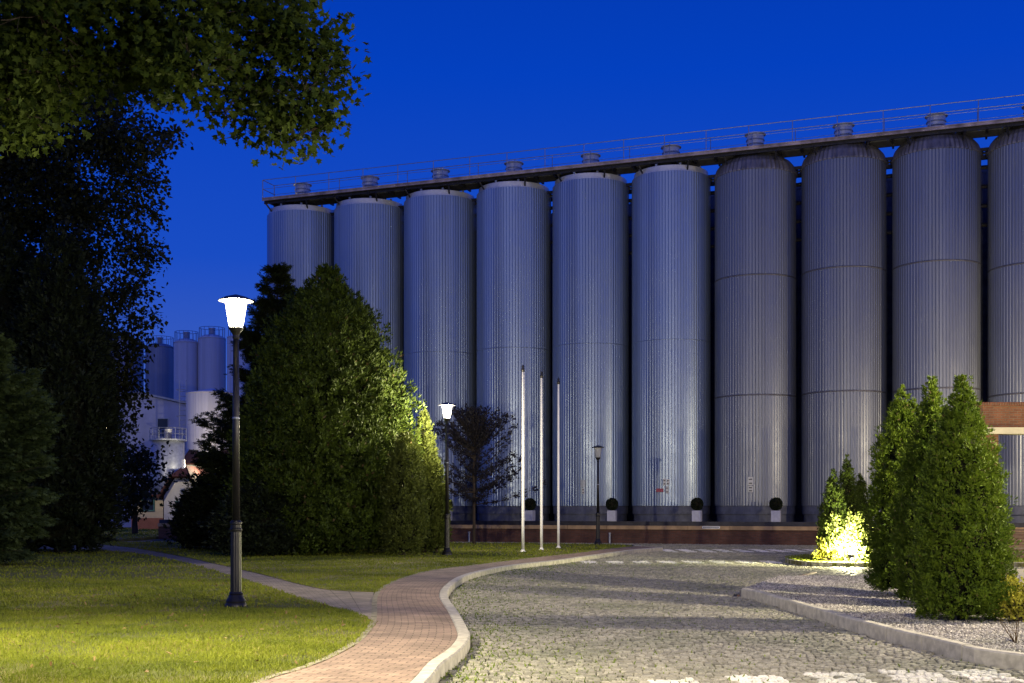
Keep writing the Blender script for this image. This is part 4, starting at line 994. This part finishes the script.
# white tank with ladder
Y = 101; x, _ = XZ(212,400,Y); zt = XZ(0,394,Y)[1]+.2; tk = thing('white_tank', 'shorter white cylindrical tank with a caged ladder, in front of the pale silos', 'tank', (x, Y, -.2)); r_ = 25/F*Y
MB().lathe([(r_,0),(r_,zt)], n=96, cap=False, flute=lambda i, r: -.015*(i%2)).build('shell', 'clad_white', tk); MB().lathe([(r_+.03,zt-.03),(r_+.03,zt+.03),(.1,zt+.45)], n=48).build('roof', 'clad_white', tk, True)
b = MB(); lx = -r_-.35
for dx in (-.28,.28): b.tube([(lx+dx,0,.3),(lx+dx,0,zt+1.2)], .035, 5)
for i in range(int((zt+1)/.4)): b.tube([(lx-.28,0,.4+i*.4),(lx+.28,0,.4+i*.4)], .022, 4)
for i in range(int(zt/1.1)): b.tube([(lx-.35,-.7,1.8+i*1.1),(lx+.35,-.7,1.8+i*1.1)], .022, 4); b.tube([(lx-.35,-.7,1.8+i*1.1),(lx-.35,0,1.8+i*1.1)], .022, 4); b.tube([(lx+.35,-.7,1.8+i*1.1),(lx+.35,0,1.8+i*1.1)], .022, 4)
b.build('ladder', 'galv', tk)
Y = 96; x, _ = XZ(168,450,Y); zt = XZ(0,441,Y)[1]+.2; tk = thing('small_tank', 'squat pale tank with a railed platform on top, above the house roof', 'tank', (x, Y, -.2)); r_ = 16/F*Y
MB().lathe([(r_,0),(r_,zt-.1),(r_*.8,zt+.05)], n=64).build('shell', 'galv', tk, True)
MB().lathe([(r_*1.15,zt),(r_*1.15,zt+.12)], n=32).build('platform_ring', 'galv', tk); MB().lathe([(.3,zt+.12),(.3,zt+.9),(.36,zt+.95)], n=20).build('hatch', 'pale_metal', tk, True)
b = MB()
for i in range(14):
    a = math.tau*i/14; a2 = a+math.tau/14; c1 = (r_*1.12*math.cos(a), r_*1.12*math.sin(a)); c2 = (r_*1.12*math.cos(a2), r_*1.12*math.sin(a2))
    b.tube([(*c1,zt+.1),(*c1,zt+1.0)], .025, 4); b.tube([(*c1,zt+1.0),(*c2,zt+1.0)], .025, 4); b.tube([(*c1,zt+.55),(*c2,zt+.55)], .02, 4)
b.build('guard_rail', 'galv', tk)
# house with hipped red roof
Y = 89; hx = (164-512)/F*Y; ho = thing('red_roof_house', 'small white gabled house with dark red roof seen between the trees', 'house', (hx, Y, -.15)); hz = lambda py: XZ(0,py,Y)[1]+.15
wg = (199-164)/F*Y; ez = hz(496); pk = hz(478); px_ = wg*.5
mb = MB(); mb.add([(0,0,0),(wg,0,0),(wg,0,ez),(px_+.5,0,pk),(px_-.5,0,pk),(0,0,ez),(0,9,0),(wg,9,0),(wg,9,ez),(px_+.5,9,pk),(px_-.5,9,pk),(0,9,ez)],
 [(0,1,2,3,4,5),(6,11,10,9,8,7),(0,5,11,6),(1,7,8,2),(0,6,7,1),(2,8,9,3),(3,9,10,4),(4,10,11,5)]); mb.build('wall', 'wall_white', ho)
top = hz(466)
mb = MB()
def slab(p, th=.12):
    vs = [Vector(q) for q in p]; nn = (vs[1]-vs[0]).cross(vs[2]-vs[0]).normalized()*th; k = len(vs)
    mb.add(vs+[v+nn for v in vs], [tuple(reversed(range(k))), tuple(range(k,2*k))]+[(i,(i+1)%k,k+(i+1)%k,k+i) for i in range(k)])
slab([(wg+.35,-.4,ez-.25),(wg+.35,9.4,ez-.25),(px_,9.4,top),(px_,.9,top),(px_+.7,-.4,pk+.05)])
slab([(-.35,9.4,ez-.25),(-.35,-.4,ez-.25),(px_-.7,-.4,pk+.05),(px_,.9,top),(px_,9.4,top)])
slab([(px_-.7,-.42,pk+.03),(px_+.7,-.42,pk+.03),(px_,.9,top+.02)])
mb.build('roof', 'roof_red', ho)
MB().box(px_-.1,px_+.1,.4,.6,top-.4,top+.5).build('finial', 'pale_metal', ho)
window(ho, wg*.36, wg*.62, hz(512), hz(502), frame='green_paint'); window(ho, wg*.50, wg*.57, hz(492), hz(489.5))
MB().box(-.02,wg+.02,-.04,.0,0,.75).build('plinth', 'plinth', ho)
# wing left of the house
wg2 = thing('cream_annex', 'low cream building with terracotta base beside the white gabled house', 'building', ((132-512)/F*90, 90, -.15)); ww = (163-132)/F*90
MB().box(0,ww,0,6,1.0,hz(497)).build('wall', 'wall_cream', wg2); MB().box(-.03,ww-.001,-.06,6,0,1.0).build('plinth', 'plinth', wg2); MB().box(-.2,ww+.1,-.3,6.2,hz(497),hz(497)+.2).build('roof', 'roof_red', wg2)
window(wg2, ww*.35, ww*.7, 1.6, 2.5, frame='green_paint')
# long roof behind
lr = thing('long_roof_house', 'long building with low dark red roof behind the gabled house', 'house', ((186-512)/F*97, 97, -.2)); q0 = 4.6; hz2 = lambda py: XZ(0,py,97)[1]+.2
MB().box(0,7.5,0,7,0,hz2(463)).build('wall', 'wall_white', lr)
mb = MB(); slab([(-.4,-.4,hz2(465)),(7.9,-.4,hz2(465)),(7.9,3.5,hz2(444)),(-.4,3.5,hz2(444))]); slab([(7.9,7.4,hz2(465)),(-.4,7.4,hz2(465)),(-.4,3.5,hz2(444)),(7.9,3.5,hz2(444))]); mb.build('roof', 'roof_red', lr)
window(lr, 1.0, 2.0, 2.2, 3.4); window(lr, 3.4, 4.4, 2.2, 3.4)
